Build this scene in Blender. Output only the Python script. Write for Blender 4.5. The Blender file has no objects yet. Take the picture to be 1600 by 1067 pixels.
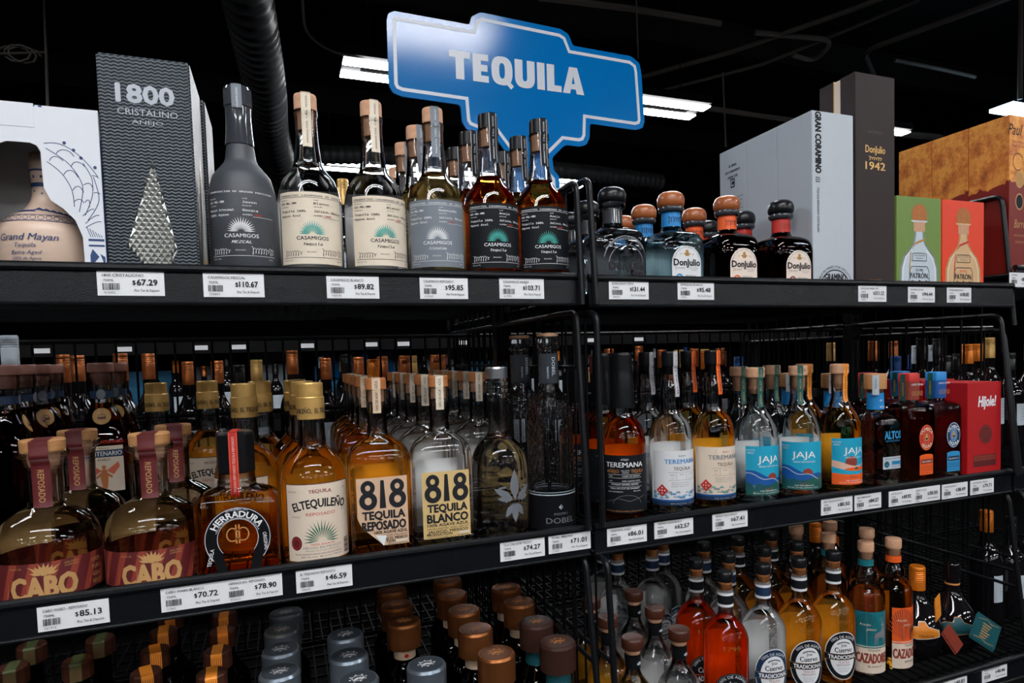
import bpy, bmesh, math, random
from math import sin, cos, pi, radians as rad, atan2, hypot
from mathutils import Vector, Matrix
from mathutils.geometry import tessellate_polygon

random.seed(7)
S = bpy.context.scene
C = S.collection
EYE = 1.45                       # height of the camera above the floor, metres

# ------------------------------------------------------------------ camera
cd = bpy.data.cameras.new('camera')
cam = bpy.data.objects.new('camera', cd)
C.objects.link(cam)
cd.sensor_width = 36.0
cd.lens = 1027.7 / 1600 * 36
cd.shift_x = -(843.6 - 800) / 1600
cd.shift_y = (608.7 - 533.5) / 1600
cd.clip_start = .02
cam.matrix_world = (Matrix.Translation((0, -1, EYE)) @ Matrix.Rotation(-.3734, 4, 'Z')
                    @ Matrix.Rotation(pi / 2 - .0507, 4, 'X') @ Matrix.Rotation(-.0285, 4, 'Z'))
S.camera = cam

# ------------------------------------------------------------------ exposure, world
S.view_settings.view_transform = 'Standard'
S.view_settings.look = 'None'
S.view_settings.exposure = 0.0
S.view_settings.gamma = 1.0
S.view_settings.use_curve_mapping = False
cy = S.cycles
cy.use_denoising = True
cy.max_bounces = 14
cy.diffuse_bounces = 2
cy.glossy_bounces = 4
cy.transmission_bounces = 14
cy.transparent_max_bounces = 24
cy.sample_clamp_indirect = 4.0
cy.use_adaptive_sampling = True
cy.adaptive_threshold = 0.03
cy.caustics_reflective = False
cy.blur_glossy = 0.15
w = bpy.data.worlds.new('store_air')
S.world = w
w.use_nodes = True
w.node_tree.nodes['Background'].inputs[0].default_value = (.55, .6, .7, 1)
w.node_tree.nodes['Background'].inputs[1].default_value = .02

# ------------------------------------------------------------------ materials
def srgb(h):
    if isinstance(h, str):
        c = [int(h[i:i + 2], 16) / 255 for i in (0, 2, 4)]
        return tuple(x / 12.92 if x <= .04045 else ((x + .055) / 1.055) ** 2.4 for x in c)
    return h

def nn(nt, kind, **kw):
    n = nt.nodes.new(kind)
    for k, v in kw.items():
        if k.startswith('i_'):
            n.inputs[k[2:].replace('_', ' ')].default_value = v
        else:
            setattr(n, k, v)
    return n

def pm(name, col, rough=.5, metal=0., vary=.12, scale=60., bump=0., bscale=None, coat=0., stretch=None, spec=.5, trans=0.):
    """principled material with procedural noise in its colour (and relief)"""
    m = bpy.data.materials.new(name)
    m.use_nodes = True
    nt = m.node_tree
    b = nt.nodes['Principled BSDF']
    c = srgb(col)
    if spec == .5 and max(c) < .05:
        spec = .15
    L = nt.links.new
    tc = nn(nt, 'ShaderNodeTexCoord')
    src = tc.outputs['Object']
    if stretch:
        mp = nn(nt, 'ShaderNodeMapping')
        mp.inputs['Scale'].default_value = stretch
        L(src, mp.inputs[0])
        src = mp.outputs[0]
    no = nn(nt, 'ShaderNodeTexNoise')
    no.inputs['Scale'].default_value = scale
    no.inputs['Detail'].default_value = 3
    L(src, no.inputs['Vector'])
    mx = nn(nt, 'ShaderNodeMix', data_type='RGBA')
    mx.inputs[6].default_value = (*[x * (1 - vary) for x in c], 1)
    mx.inputs[7].default_value = (*[min(1, x * (1 + vary)) for x in c], 1)
    L(no.outputs['Fac'], mx.inputs[0])
    L(mx.outputs[2], b.inputs['Base Color'])
    b.inputs['Roughness'].default_value = rough
    b.inputs['Metallic'].default_value = metal
    b.inputs['Coat Weight'].default_value = coat
    b.inputs['Coat Roughness'].default_value = .06
    b.inputs['Specular IOR Level'].default_value = spec
    b.inputs['Transmission Weight'].default_value = trans
    if bump:
        n2 = nn(nt, 'ShaderNodeTexNoise')
        n2.inputs['Scale'].default_value = bscale or scale
        L(src, n2.inputs['Vector'])
        bp = nn(nt, 'ShaderNodeBump')
        bp.inputs['Strength'].default_value = bump
        bp.inputs['Distance'].default_value = .002
        L(n2.outputs['Fac'], bp.inputs['Height'])
        L(bp.outputs[0], b.inputs['Normal'])
    return m

def glass(name, col=(1, 1, 1), thru=.8, ior=1.45, bump=0., bscale=120., rough=0.):
    """clear bottle glass: fresnel reflection over part refracted, part straight light"""
    m = bpy.data.materials.new(name)
    m.use_nodes = True
    nt = m.node_tree
    nt.nodes.clear()
    L = nt.links.new
    out = nn(nt, 'ShaderNodeOutputMaterial')
    fr = nn(nt, 'ShaderNodeFresnel')
    fr.inputs[0].default_value = ior
    rf = nn(nt, 'ShaderNodeBsdfRefraction')
    rf.inputs['Color'].default_value = (*col, 1)
    rf.inputs['IOR'].default_value = ior
    rf.inputs['Roughness'].default_value = rough
    tr = nn(nt, 'ShaderNodeBsdfTransparent')
    tr.inputs[0].default_value = (*col, 1)
    gl = nn(nt, 'ShaderNodeBsdfGlossy')
    gl.inputs['Roughness'].default_value = .02
    a = nn(nt, 'ShaderNodeMixShader')
    a.inputs[0].default_value = thru
    b = nn(nt, 'ShaderNodeMixShader')
    L(rf.outputs[0], a.inputs[1]); L(tr.outputs[0], a.inputs[2])
    L(fr.outputs[0], b.inputs[0]); L(a.outputs[0], b.inputs[1]); L(gl.outputs[0], b.inputs[2])
    L(b.outputs[0], out.inputs[0])
    tc = nn(nt, 'ShaderNodeTexCoord')
    no = nn(nt, 'ShaderNodeTexNoise')
    no.inputs['Scale'].default_value = bscale
    bp = nn(nt, 'ShaderNodeBump')
    bp.inputs['Strength'].default_value = max(bump, .012)
    bp.inputs['Distance'].default_value = .002
    L(tc.outputs['Object'], no.inputs['Vector']); L(no.outputs['Fac'], bp.inputs['Height'])
    for n in (rf, gl, fr):
        L(bp.outputs[0], n.inputs['Normal'])
    return m

def tint(name, col):
    """spirit inside a bottle: filters light on its way in and out"""
    m = bpy.data.materials.new(name)
    m.use_nodes = True
    nt = m.node_tree
    nt.nodes.clear()
    out = nn(nt, 'ShaderNodeOutputMaterial')
    t = nn(nt, 'ShaderNodeBsdfTransparent')
    no = nn(nt, 'ShaderNodeTexNoise')
    no.inputs['Scale'].default_value = 20
    mx = nn(nt, 'ShaderNodeMix', data_type='RGBA')
    mx.inputs[6].default_value = (*[x * .97 for x in col], 1)
    mx.inputs[7].default_value = (*[min(1, x * 1.02) for x in col], 1)
    nt.links.new(no.outputs['Fac'], mx.inputs[0])
    nt.links.new(mx.outputs[2], t.inputs[0])
    nt.links.new(t.outputs[0], out.inputs[0])
    return m

def emit(name, col, st):
    m = bpy.data.materials.new(name)
    m.use_nodes = True
    nt = m.node_tree
    nt.nodes.clear()
    e = nn(nt, 'ShaderNodeEmission')
    e.inputs[0].default_value = (*col, 1)
    e.inputs[1].default_value = st
    nt.links.new(e.outputs[0], nn(nt, 'ShaderNodeOutputMaterial').inputs[0])
    return m

# ------------------------------------------------------------------ mesh helpers
class MB:
    def __init__(s):
        s.v, s.f, s.m, s.sm, s.slots = [], [], [], [], []

    def add(s, vs, fs, mat, smooth=False):
        if mat not in s.slots:
            s.slots.append(mat)
        k, o = s.slots.index(mat), len(s.v)
        s.v += [tuple(p) for p in vs]
        for f in fs:
            s.f.append([i + o for i in f]); s.m.append(k); s.sm.append(smooth)

    def box(s, x0, y0, z0, x1, y1, z1, mat):
        v = [(x, y, z) for z in (z0, z1) for y in (y0, y1) for x in (x0, x1)]
        s.add(v, [(0, 2, 3, 1), (4, 5, 7, 6), (0, 1, 5, 4), (2, 6, 7, 3), (0, 4, 6, 2), (1, 3, 7, 5)], mat)

    def tube(s, pts, r, mat, n=6):
        pts = [Vector(p) for p in pts]
        up, vs, fs = None, [], []
        rr = r if isinstance(r, (list, tuple)) else [r] * len(pts)
        for i, p in enumerate(pts):
            d = (pts[min(i + 1, len(pts) - 1)] - pts[max(i - 1, 0)]).normalized()
            if up is None:
                up = d.orthogonal().normalized()
            up = (up - d * up.dot(d)).normalized()
            sd = d.cross(up)
            vs += [p + (up * cos(2 * pi * k / n) + sd * sin(2 * pi * k / n)) * rr[i] for k in range(n)]
        for i in range(len(pts) - 1):
            for k in range(n):
                a, b = i * n + k, i * n + (k + 1) % n
                fs.append((a, b, b + n, a + n))
        fs += [tuple(range(n))[::-1], tuple(range(len(vs) - n, len(vs)))]
        s.add(vs, fs, mat, n > 4)

    def ring(s, prof, mat, seg=36, flip=False, smooth=True, off=(0, 0, 0), rot=0.):
        """stack of (z, a, b, exponent) superellipses from bottom to top, closed"""
        vs, fs = [], []
        for z, a, b, n in prof:
            for k in range(seg):
                t = 2 * pi * (k + .5) / seg
                c, q = cos(t), sin(t)
                x = a * math.copysign(abs(c) ** (2 / n), c)
                y = b * math.copysign(abs(q) ** (2 / n), q)
                vs.append((x * cos(rot) - y * sin(rot) + off[0], x * sin(rot) + y * cos(rot) + off[1], z + off[2]))
        R = len(prof)
        for i in range(R - 1):
            for k in range(seg):
                a, b = i * seg + k, i * seg + (k + 1) % seg
                fs.append((a, b, b + seg, a + seg))
        fs += [tuple(range(seg))[::-1], tuple(range((R - 1) * seg, R * seg))]
        if flip:
            fs = [f[::-1] for f in fs]
        s.add(vs, fs, mat, smooth)

    def build(s, name, parent=None, loc=(0, 0, 0), rz=0., bevel=0., sharp=.6):
        me = bpy.data.meshes.new(name)
        me.from_pydata(s.v, [], s.f)
        for m in s.slots:
            me.materials.append(m)
        me.polygons.foreach_set('material_index', s.m)
        me.polygons.foreach_set('use_smooth', s.sm)
        if bevel:
            bm = bmesh.new(); bm.from_mesh(me)
            bmesh.ops.remove_doubles(bm, verts=bm.verts, dist=1e-6)
            bmesh.ops.bevel(bm, geom=list(bm.edges), offset=bevel, segments=2, affect='EDGES', clamp_overlap=True)
            bm.to_mesh(me); bm.free()
        if any(s.sm):
            me.set_sharp_from_angle(angle=sharp)
        o = bpy.data.objects.new(name, me)
        C.objects.link(o)
        o.location = loc
        o.rotation_euler.z = rz
        if parent:
            o.parent = parent
        return o

def pchip(pts, step=.006):
    """dense smooth curve through (z, r) points; equal z makes a ledge"""
    out, run = [], [pts[0]]
    runs = []
    for p in pts[1:]:
        if abs(p[0] - run[-1][0]) < 1e-6:
            runs.append(run); run = [p]
        else:
            run.append(p)
    runs.append(run)
    for run in runs:
        n = len(run)
        if n == 1:
            out.append(run[0]); continue
        d = [(run[i + 1][1] - run[i][1]) / (run[i + 1][0] - run[i][0]) for i in range(n - 1)]
        m = [d[0]] + [0 if d[i - 1] * d[i] <= 0 else 2 * d[i - 1] * d[i] / (d[i - 1] + d[i]) for i in range(1, n - 1)] + [d[-1]]
        for i in range(n - 1):
            h = run[i + 1][0] - run[i][0]
            k = 1 if abs(d[i]) < 1e-6 and m[i] == 0 and m[i + 1] == 0 else max(2, min(7, int(h / step) + 1))
            for j in range(k):
                t = j / k
                out.append((run[i][0] + h * t, run[i][1] * (1 + 2 * t) * (1 - t) ** 2 + h * m[i] * t * (1 - t) ** 2
                            + run[i + 1][1] * t * t * (3 - 2 * t) + h * m[i + 1] * t * t * (t - 1)))
        out.append(run[-1])
    return out

def fillet(pts, r, k=4):
    pts = [Vector(p) for p in pts]
    out = [pts[0]]
    for a, b, c in zip(pts, pts[1:], pts[2:]):
        u, v = (a - b), (c - b)
        q = min(r, u.length * .45, v.length * .45)
        p0, p1 = b + u.normalized() * q, b + v.normalized() * q
        for i in range(k + 1):
            t = i / k
            out.append(p0 * (1 - t) ** 2 + b * 2 * t * (1 - t) + p1 * t * t)
    out.append(pts[-1])
    return out

FDIR = (bpy.utils.system_resource('DATAFILES', path='fonts') or '') + '/'
def load_font(f):
    try:
        return bpy.data.fonts.load(FDIR + f)
    except Exception:
        return None
MONO = load_font('DejaVuSansMono.woff2')
_tc = {}
def glyphs(t, font=None, bold=0., shear=0.):
    """outline mesh of a line of writing, capital height 1, starting at x = 0"""
    key = (t, font.name if font else '', bold, shear)
    if key not in _tc:
        cu = bpy.data.curves.new('writing', 'FONT')
        cu.body = t; cu.resolution_u = 2; cu.offset = bold; cu.shear = shear
        if font:
            cu.font = font
        ob = bpy.data.objects.new('writing', cu)
        me = ob.to_mesh()
        k = 1 / .729
        vs = [(v.co.x * k, v.co.y * k) for v in me.vertices]
        fs = [tuple(p.vertices) for p in me.polygons]
        ob.to_mesh_clear()
        bpy.data.objects.remove(ob); bpy.data.curves.remove(cu)
        x0 = min((v[0] for v in vs), default=0); x1 = max((v[0] for v in vs), default=1)
        _tc[key] = ([(x - x0, y) for x, y in vs], fs, x1 - x0)
    return _tc[key]

class Sheet:
    """flat printed sheet drawn in (u, v) metres, then laid on a surface by a map"""
    def __init__(s, lift=.00022):
        s.bm, s.slots, s.lift = bmesh.new(), [], lift

    def faces(s, pts, fcs, mat, L):
        if mat not in s.slots:
            s.slots.append(mat)
        k = s.slots.index(mat)
        vs = [s.bm.verts.new((x, y, L * s.lift)) for x, y in pts]
        for f in fcs:
            try:
                q = s.bm.faces.new([vs[i] for i in f])
                q.material_index = k
            except ValueError:
                pass

    def poly(s, pts, mat, L=1):
        tri = tessellate_polygon([[Vector((x, y, 0)) for x, y in pts]])
        out = []
        for a, b, c in tri:
            A, B, D = pts[a], pts[b], pts[c]
            cr = (B[0] - A[0]) * (D[1] - A[1]) - (B[1] - A[1]) * (D[0] - A[0])
            out.append((a, b, c) if cr > 0 else (a, c, b))
        s.faces(pts, out, mat, L)

    def rect(s, x0, y0, x1, y1, mat, L=0, r=0.):
        if r:
            p = []
            for cx, cyy, a in ((x1 - r, y0 + r, -pi / 2), (x1 - r, y1 - r, 0), (x0 + r, y1 - r, pi / 2), (x0 + r, y0 + r, pi)):
                p += [(cx + r * cos(a + i * pi / 8), cyy + r * sin(a + i * pi / 8)) for i in range(5)]
            s.faces(p, [tuple(range(len(p)))], mat, L)
        else:
            s.faces([(x0, y0), (x1, y0), (x1, y1), (x0, y1)], [(0, 1, 2, 3)], mat, L)

    def ell(s, cx, cz, rx, rz, mat, L=1, n=28, a0=0., a1=2 * pi):
        p = [(cx + rx * cos(a0 + (a1 - a0) * i / n), cz + rz * sin(a0 + (a1 - a0) * i / n)) for i in range(n if a1 - a0 > 6.2 else n + 1)]
        s.faces(p, [tuple(range(len(p)))], mat, L)

    def arc(s, cx, cz, rx, rz, wd, mat, L=2, n=32, a0=0., a1=2 * pi):
        p, f = [], []
        for i in range(n + 1):
            t = a0 + (a1 - a0) * i / n
            p += [(cx + (rx - wd) * cos(t), cz + (rz - wd) * sin(t)), (cx + rx * cos(t), cz + rz * sin(t))]
        f = [(2 * i, 2 * i + 1, 2 * i + 3, 2 * i + 2) for i in range(n)]
        s.faces(p, f, mat, L)

    def line(s, pts, wd, mat, L=2):
        for i, ((x0, y0), (x1, y1)) in enumerate(zip(pts, pts[1:])):
            d = hypot(x1 - x0, y1 - y0) or 1e-9
            nx, ny = -(y1 - y0) / d * wd / 2, (x1 - x0) / d * wd / 2
            s.faces([(x0 - nx, y0 - ny), (x1 - nx, y1 - ny), (x1 + nx, y1 + ny), (x0 + nx, y0 + ny)], [(0, 1, 2, 3)], mat, L + .01 * (i % 3))

    def text(s, t, cx, cz, h, mat, L=2, w=None, font=None, bold=0., shear=0., al='C', arc=None, under=False, rot=0., sx=1.):
        v, f, W = glyphs(t, font, 0., shear)
        k = (w / W) if w else h * sx
        wd = W * k
        o = {'C': -wd / 2, 'L': 0, 'R': -wd}[al]
        p = [(x * k + o, y * h) for x, y in v]
        if arc and not under:
            p = [((arc + y) * sin(x / arc) + cx, (arc + y) * cos(x / arc) + cz) for x, y in p]
        elif arc:
            p = [((arc - y) * sin(x / arc) + cx, -(arc - y) * cos(x / arc) + cz) for x, y in p]
        else:
            c, q = cos(rot), sin(rot)
            p = [(cx + x * c - y * q, cz + x * q + y * c) for x, y in p]
        q = bold * 1.37 * h
        dirs = [(0, 0)] if not bold else [(-q, 0), (q, 0)] if bold < .025 else [(0, 0)] + [(q * cos(a * pi / 4), q * sin(a * pi / 4)) for a in range(8)]
        for i, (dx, dy) in enumerate(dirs):
            s.faces([(x + dx, y + dy) for x, y in p], f, mat, L + .004 * i)

    def agave(s, cx, cz, r, mat, n=13, L=2, spread=1.45, wd=.055, squash=.8):
        for i in range(n):
            a = pi / 2 + spread * (2 * i / (n - 1) - 1)
            rr = r * (1 - .12 * abs(2 * i / (n - 1) - 1))
            x, y = cos(a), sin(a)
            b = wd * r
            s.poly([(cx + .18 * r * x, cz + .12 * r * y * squash), (cx + (.55 * x + wd * y) * r, cz + (.55 * y - wd * x) * r * squash),
                    (cx + rr * x, cz + rr * y * squash), (cx + (.55 * x - wd * y) * r, cz + (.55 * y + wd * x) * r * squash)], mat, L + .01 * i)

    def scribble(s, x0, z0, wd, h, mat, seed=1, L=2, n=15, pen=.0005):
        r = random.Random(seed)
        am = [r.uniform(.25, .6) * (1.7 if i in (0, n // 2 - 1) else 1) for i in range(n // 2 + 1)]
        N = n * 4
        p = []
        for i in range(N + 1):
            t = i / N
            k = min(len(am) - 1, int(t * len(am)))
            ph = t * len(am) * 2 * pi
            p.append((x0 + wd * t + .32 * wd / len(am) * sin(ph), z0 + h * .35 + h * am[k] * sin(ph + 1.1) * .75))
        s.line(p, pen, mat, L)

    def build(s, name, parent=None, fn=None, step=.004, loc=(0, 0, 0)):
        bm = s.bm
        if fn:
            xs = [v.co.x for v in bm.verts]
            a, b = min(xs), max(xs)
            k = int(math.ceil(a / step))
            while k * step < b:
                bmesh.ops.bisect_plane(bm, geom=bm.verts[:] + bm.edges[:] + bm.faces[:], plane_co=(k * step, 0, 0), plane_no=(1, 0, 0))
                k += 1
            if getattr(fn, 'zstep', 0):
                zs = [v.co.y for v in bm.verts]
                for z in fn.zcuts:
                    if min(zs) < z < max(zs):
                        bmesh.ops.bisect_plane(bm, geom=bm.verts[:] + bm.edges[:] + bm.faces[:], plane_co=(0, z, 0), plane_no=(0, 1, 0))
        for v in bm.verts:
            u, z, o = v.co
            v.co = fn(u, z, o) if fn else (u, -o, z)
        me = bpy.data.meshes.new(name)
        bm.to_mesh(me)
        bm.free()
        for m in s.slots:
            me.materials.append(m)
        if fn:
            me.polygons.foreach_set('use_smooth', [True] * len(me.polygons))
        o = bpy.data.objects.new(name, me)
        C.objects.link(o)
        o.location = loc
        if parent:
            o.parent = parent
        return o

def cylmap(R, turn=0., gap=.0004):
    def f(u, z, o):
        t = u / R + turn
        r = R + gap + o
        return (r * sin(t), -r * cos(t), z)
    return f

def revmap(rfun, zc, turn=0., gap=.0005):
    """follows a radius that changes with height (neck strips, shoulder labels)"""
    def f(u, z, o):
        r = max(rfun(z), .002) + gap + o
        t = u / max(rfun(z), .002) + turn
        return (r * sin(t), -r * cos(t), z)
    f.zstep = 1
    f.zcuts = zc
    return f

def boxmap(a, b, n, gap=.0004):
    def f(u, z, o):
        q = min(abs(u) / a, .9995)
        y = b * (1 - q ** n) ** (1 / n)
        return (u, -y - gap - o, z)
    return f

def flatmap_y(y0):
    return lambda u, z, o: (u, y0 - o, z)

# ------------------------------------------------------------------ things, parts, copies
def thing(name, label, cat, loc=(0, 0, 0), rz=0., group=None):
    o = bpy.data.objects.new(name, None)
    o.empty_display_size = .02
    C.objects.link(o)
    o.location = loc
    o.rotation_euler.z = rz
    o['label'] = label; o['category'] = cat
    if group:
        o['group'] = group
    return o

def tag(o, label, cat, group=None):
    o['label'] = label; o['category'] = cat
    if group:
        o['group'] = group
    return o

def struct(o):
    o['kind'] = 'structure'
    return o

def dup(root):
    r = root.copy(); C.objects.link(r)
    for ch in list(root.children):
        c = ch.copy(); C.objects.link(c); c.parent = r
        for g in list(ch.children):
            d = g.copy(); C.objects.link(d); d.parent = c
    return r

def put(o, x, y, z, label, rz=0., group=None):
    o.location = (x, y, z + EYE)
    o.rotation_euler.z = rz
    o['label'] = label
    if group:
        o['group'] = group
    return o

def copies(proto, spots, z, group=None):
    """spots: (x, y, turn, label); the first one is the thing itself"""
    out = []
    for i, (x, y, rz, lab) in enumerate(spots):
        o = proto if i == 0 else dup(proto)
        out.append(o)
    for o, (x, y, rz, lab) in zip(out, spots):
        put(o, x, y, z, lab, rz, group)
    return out

# ------------------------------------------------------------------ shared materials
M = {}
M['rack'] = pm('black_powdercoat', (.006, .007, .0085), .3, vary=.3, scale=300, bump=.2, bscale=700, spec=.22)
M['wire'] = pm('black_wire', (.0045, .005, .006), .36, vary=.2, scale=90, spec=.12)
M['deckwire'] = pm('black_deck_wire', (.004, .0045, .005), .5, vary=.2, scale=90, spec=.03)
M['rail'] = pm('hammered_black_rail', (.005, .006, .008), .24, vary=.3, scale=260, bump=.3, bscale=900, spec=.34)
M['dark'] = pm('dark_paint', (.004, .004, .0045), .8, vary=.3, scale=3)
M['pipe'] = pm('dusty_pipe', (.055, .046, .04), .7, vary=.4, scale=6)
M['duct'] = pm('flexible_duct', (.05, .052, .056), .45, vary=.35, scale=9, metal=.2)
M['paper'] = pm('white_paper', (.8, .81, .83), .55, vary=.03, scale=80)
M['ink'] = pm('black_ink', (.02, .02, .024), .6)
M['greyink'] = pm('grey_ink', (.2, .2, .21), .6)
M['lamp'] = emit('lamp_tube', (.965, .98, 1.), 39.)
M['lampblue'] = emit('blue_lamp', (.45, .75, 1.), 9.)

# ------------------------------------------------------------------ ceiling lights
def fixture(x0, x1, y, z, label, group='long twin-tube ceiling lights'):
    t = thing('ceiling_light', label, 'ceiling light', (x0, y, z + EYE), 0, group)
    b = MB(); b.box(0, -.02, .012, x1 - x0, .27, .06, M['dark']); b.box(.1, .1, .0, x1 - x0 - .1, .15, .012, M['dark'])
    b.build('housing', t)
    for k in (0., .165):
        b = MB(); b.box(0, k, -.004, x1 - x0, k + .085, .004, M['lamp']); b.build('tube', t)
    for x in (.15, x1 - x0 - .15):
        b = MB(); b.tube([(x, .12, .06), (x, .12, .75)], .003, M['dark'], 4); b.build('hanger', t)

fixture(.38, 2.69, 2.66, 1.6, 'long twin-tube ceiling light partly hidden behind the blue sign')
fixture(.3, 2.74, 4.56, 1.6, 'farther twin-tube ceiling light low behind the bottle necks and the sign stem')
fixture(3.85, 4.47, 2.64, 1.6, 'short ceiling light tip peeking out right of the tall dark brown box')
LB = 'twin-tube ceiling light in the aisle behind the viewer'
fixture(-1.3, 1.04, -1.46, 1.6, LB)
fixture(2.6, 3.8, -1.4, 1.6, LB)
for x in (-4.6, -2.2, .2, 2.6, 5.0, 7.4):
    fixture(x, x + 1.22, -3.3, 1.6, LB)
    fixture(x - .6, x + .62, -5.3, 1.6, LB)
    fixture(x, x + 1.22, -7.6, 1.6, LB)
for x0, x1 in ((-2.6, -1.2), (.9, 2.3), (4.2, 5.4)):
    fixture(x0, x1, .75, 1.62, 'twin-tube ceiling light above the shelves out of the frame')
t = thing('ceiling_light', 'bluish pendant light at the right edge of the photo on a thin pole', 'ceiling light', (4.63, 2., 1.6 + EYE))
b = MB(); b.box(0, 0, -.012, .5, .16, .012, M['lampblue']); b.build('tube', t)
b = MB(); b.tube([(.035, -.02, .02), (.035, -.02, 1.)], .016, M['pipe'], 8); b.build('pole', t)

# ------------------------------------------------------------------ room
def plane(name, vs, mat):
    b = MB(); b.add(vs, [(0, 1, 2, 3)], mat)
    return struct(b.build(name))
M['floor'] = pm('grey_floor', (.005, .005, .005), .8, vary=.2, scale=2, spec=0.)
M['wallm'] = pm('dark_wall', (.005, .005, .006), .9, vary=.2, scale=1)
plane('floor', [(-8, -10, 0), (14, -10, 0), (14, 13, 0), (-8, 13, 0)], M['floor'])
plane('ceiling', [(-8, 13, 4.1), (14, 13, 4.1), (14, -10, 4.1), (-8, -10, 4.1)], M['dark'])
plane('wall_back', [(-8, 13, 0), (14, 13, 0), (14, 13, 4.1), (-8, 13, 4.1)], M['wallm'])
plane('wall_left', [(-8, -10, 0), (-8, 13, 0), (-8, 13, 4.1), (-8, -10, 4.1)], M['wallm'])
plane('wall_right', [(14, 13, 0), (14, -10, 0), (14, -10, 4.1), (14, 13, 4.1)], M['wallm'])
plane('wall_front', [(14, -10, 0), (-8, -10, 0), (-8, -10, 4.1), (14, -10, 4.1)], M['wallm'])

# pipes and conduits under the black ceiling
def pipe(label, pts, r, cat='pipe', name='ceiling_pipe', mat=None, group='pipes under the black ceiling'):
    b = MB()
    p = fillet([(x, y, z + EYE) for x, y, z in pts], .12)
    b.tube(p, r, mat or M['pipe'], 7)
    tag(b.build(name), label, cat, group)
pipe('dusty conduit running level above the right half of the sign', [(1.5, 2.68, 2.1), (2.05, 2.62, 2.1), (2.7, 2.56, 2.08)], .022)
pipe('thin conduit bending at the first elbow right of the sign', [(3.02, 2.62, 2.1), (3.62, 2.53, 2.1), (3.7, 2.8, 2.08), (3.5, 2.8, 2.1)], .018)
pipe('long slanted pipe rising to the top right of the ceiling', [(4.95, 3.3, 2.15), (3.95, 2.6, 2.1), (4.35, 1.4, 2.1)], .02)
pipe('slanted pipe from the right end of the ceiling light to the top edge', [(2.55, 3.6, 2.1), (3.05, 2.9, 2.1), (3.45, 2.1, 2.1), (3.6, 1.6, 2.1)], .017)
pipe('thin pipe crossing the ceiling toward the middle of the top edge', [(2.75, 3.9, 2.1), (3.4, 3.0, 2.1), (3.75, 2.0, 2.12)], .013)
pipe('low conduit behind the pale grey boxes at the top', [(3.1, 3.5, 1.95), (3.9, 3.45, 1.92), (4.9, 3.4, 1.9)], .022)
pipe('short branch pipe beside the tall brown box', [(4.2, 2.55, 2.05), (4.6, 2.5, 2.02), (4.9, 2.45, 1.98)], .014)
pipe('dim pipe right of the tall brown box above the copper boxes', [(4.3, 3.0, 1.72), (5.2, 2.95, 1.72)], .03)
pipe('drop conduit hanging straight down behind the pale grey boxes', [(3.2, 3.2, 2.1), (3.22, 3.2, 1.55)], .007)
pipe('vertical conduit hanging at the end of the visible ceiling light', [(2.05, 2.5, 2.3), (2.06, 2.5, 1.75)], .005)
for i in range(5):
    b = MB(); b.box(-8, 1.2 + i * 2.2, 2.35 + EYE, 14, 1.32 + i * 2.2, 2.6 + EYE, M['dark'])
    tag(b.build('ceiling_joist'), 'black joist running under the dark ceiling', 'joist', 'black ceiling joists')
def wire_thing(label, pts, r, col='pipe'):
    b = MB(); b.tube([(x, y, z + EYE) for x, y, z in fillet(pts, .15, 6)], r, M[col], 5)
    tag(b.build('hanging_cable'), label, 'cable')
wire_thing('dark cable looping down to the left end of the ceiling light', [(.18, 2.6, 2.3), (.184, 2.6, 1.67), (.3, 2.62, 1.6), (.45, 2.66, 1.61), (.6, 2.7, 1.63)], .008)
b = MB()
b.tube([(-.9, 2.6, 2.1 + EYE), (-.915, 2.6, 1.42 + EYE), (-.926, 2.6, 1.1 + EYE)], .006, M['pipe'], 5)
b.tube([(-.99 + .055 * cos(a * .7) - .002 * a, 2.6 + .01 * sin(a), 1.4 + EYE + .035 * sin(a * .7)) for a in range(24)] + [(-.915, 2.6, 1.42 + EYE)], .005, M['pipe'], 5)
tag(b.build('twine'), 'knotted twine hanging above the white and blue box', 'twine')

# flexible ribbed ducts
def duct(label, pts, r):
    p = fillet(pts, .5, 12)
    q = []
    for a, c in zip(p, p[1:]):
        k = max(1, int((c - a).length / .014))
        q += [a + (c - a) * (i / k) for i in range(k)]
    b = MB()
    b.tube([(v.x, v.y, v.z + EYE) for v in q], [r * (1 + .05 * (1 if (i // 2) % 2 else -1)) for i in range(len(q))], M['duct'], 20)
    tag(b.build('ribbed_duct'), label, 'duct')
duct('thick ribbed flexible duct coming down behind the grey frosted bottle', [(-.15, 1.6, 1.68), (-.07, 2.1, 1.6), (-.01, 2.9, 1.48), (.0, 3.5, 1.45), (.05, 4.0, 1.42), (.12, 4.5, 1.3)], .105)
duct('ribbed silver duct lying level behind the bottle necks', [(.12, 4.4, 1.58), (1.0, 4.3, 1.62), (2.6, 4.3, 1.6), (3.4, 4.4, 1.6)], .07)

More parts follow.
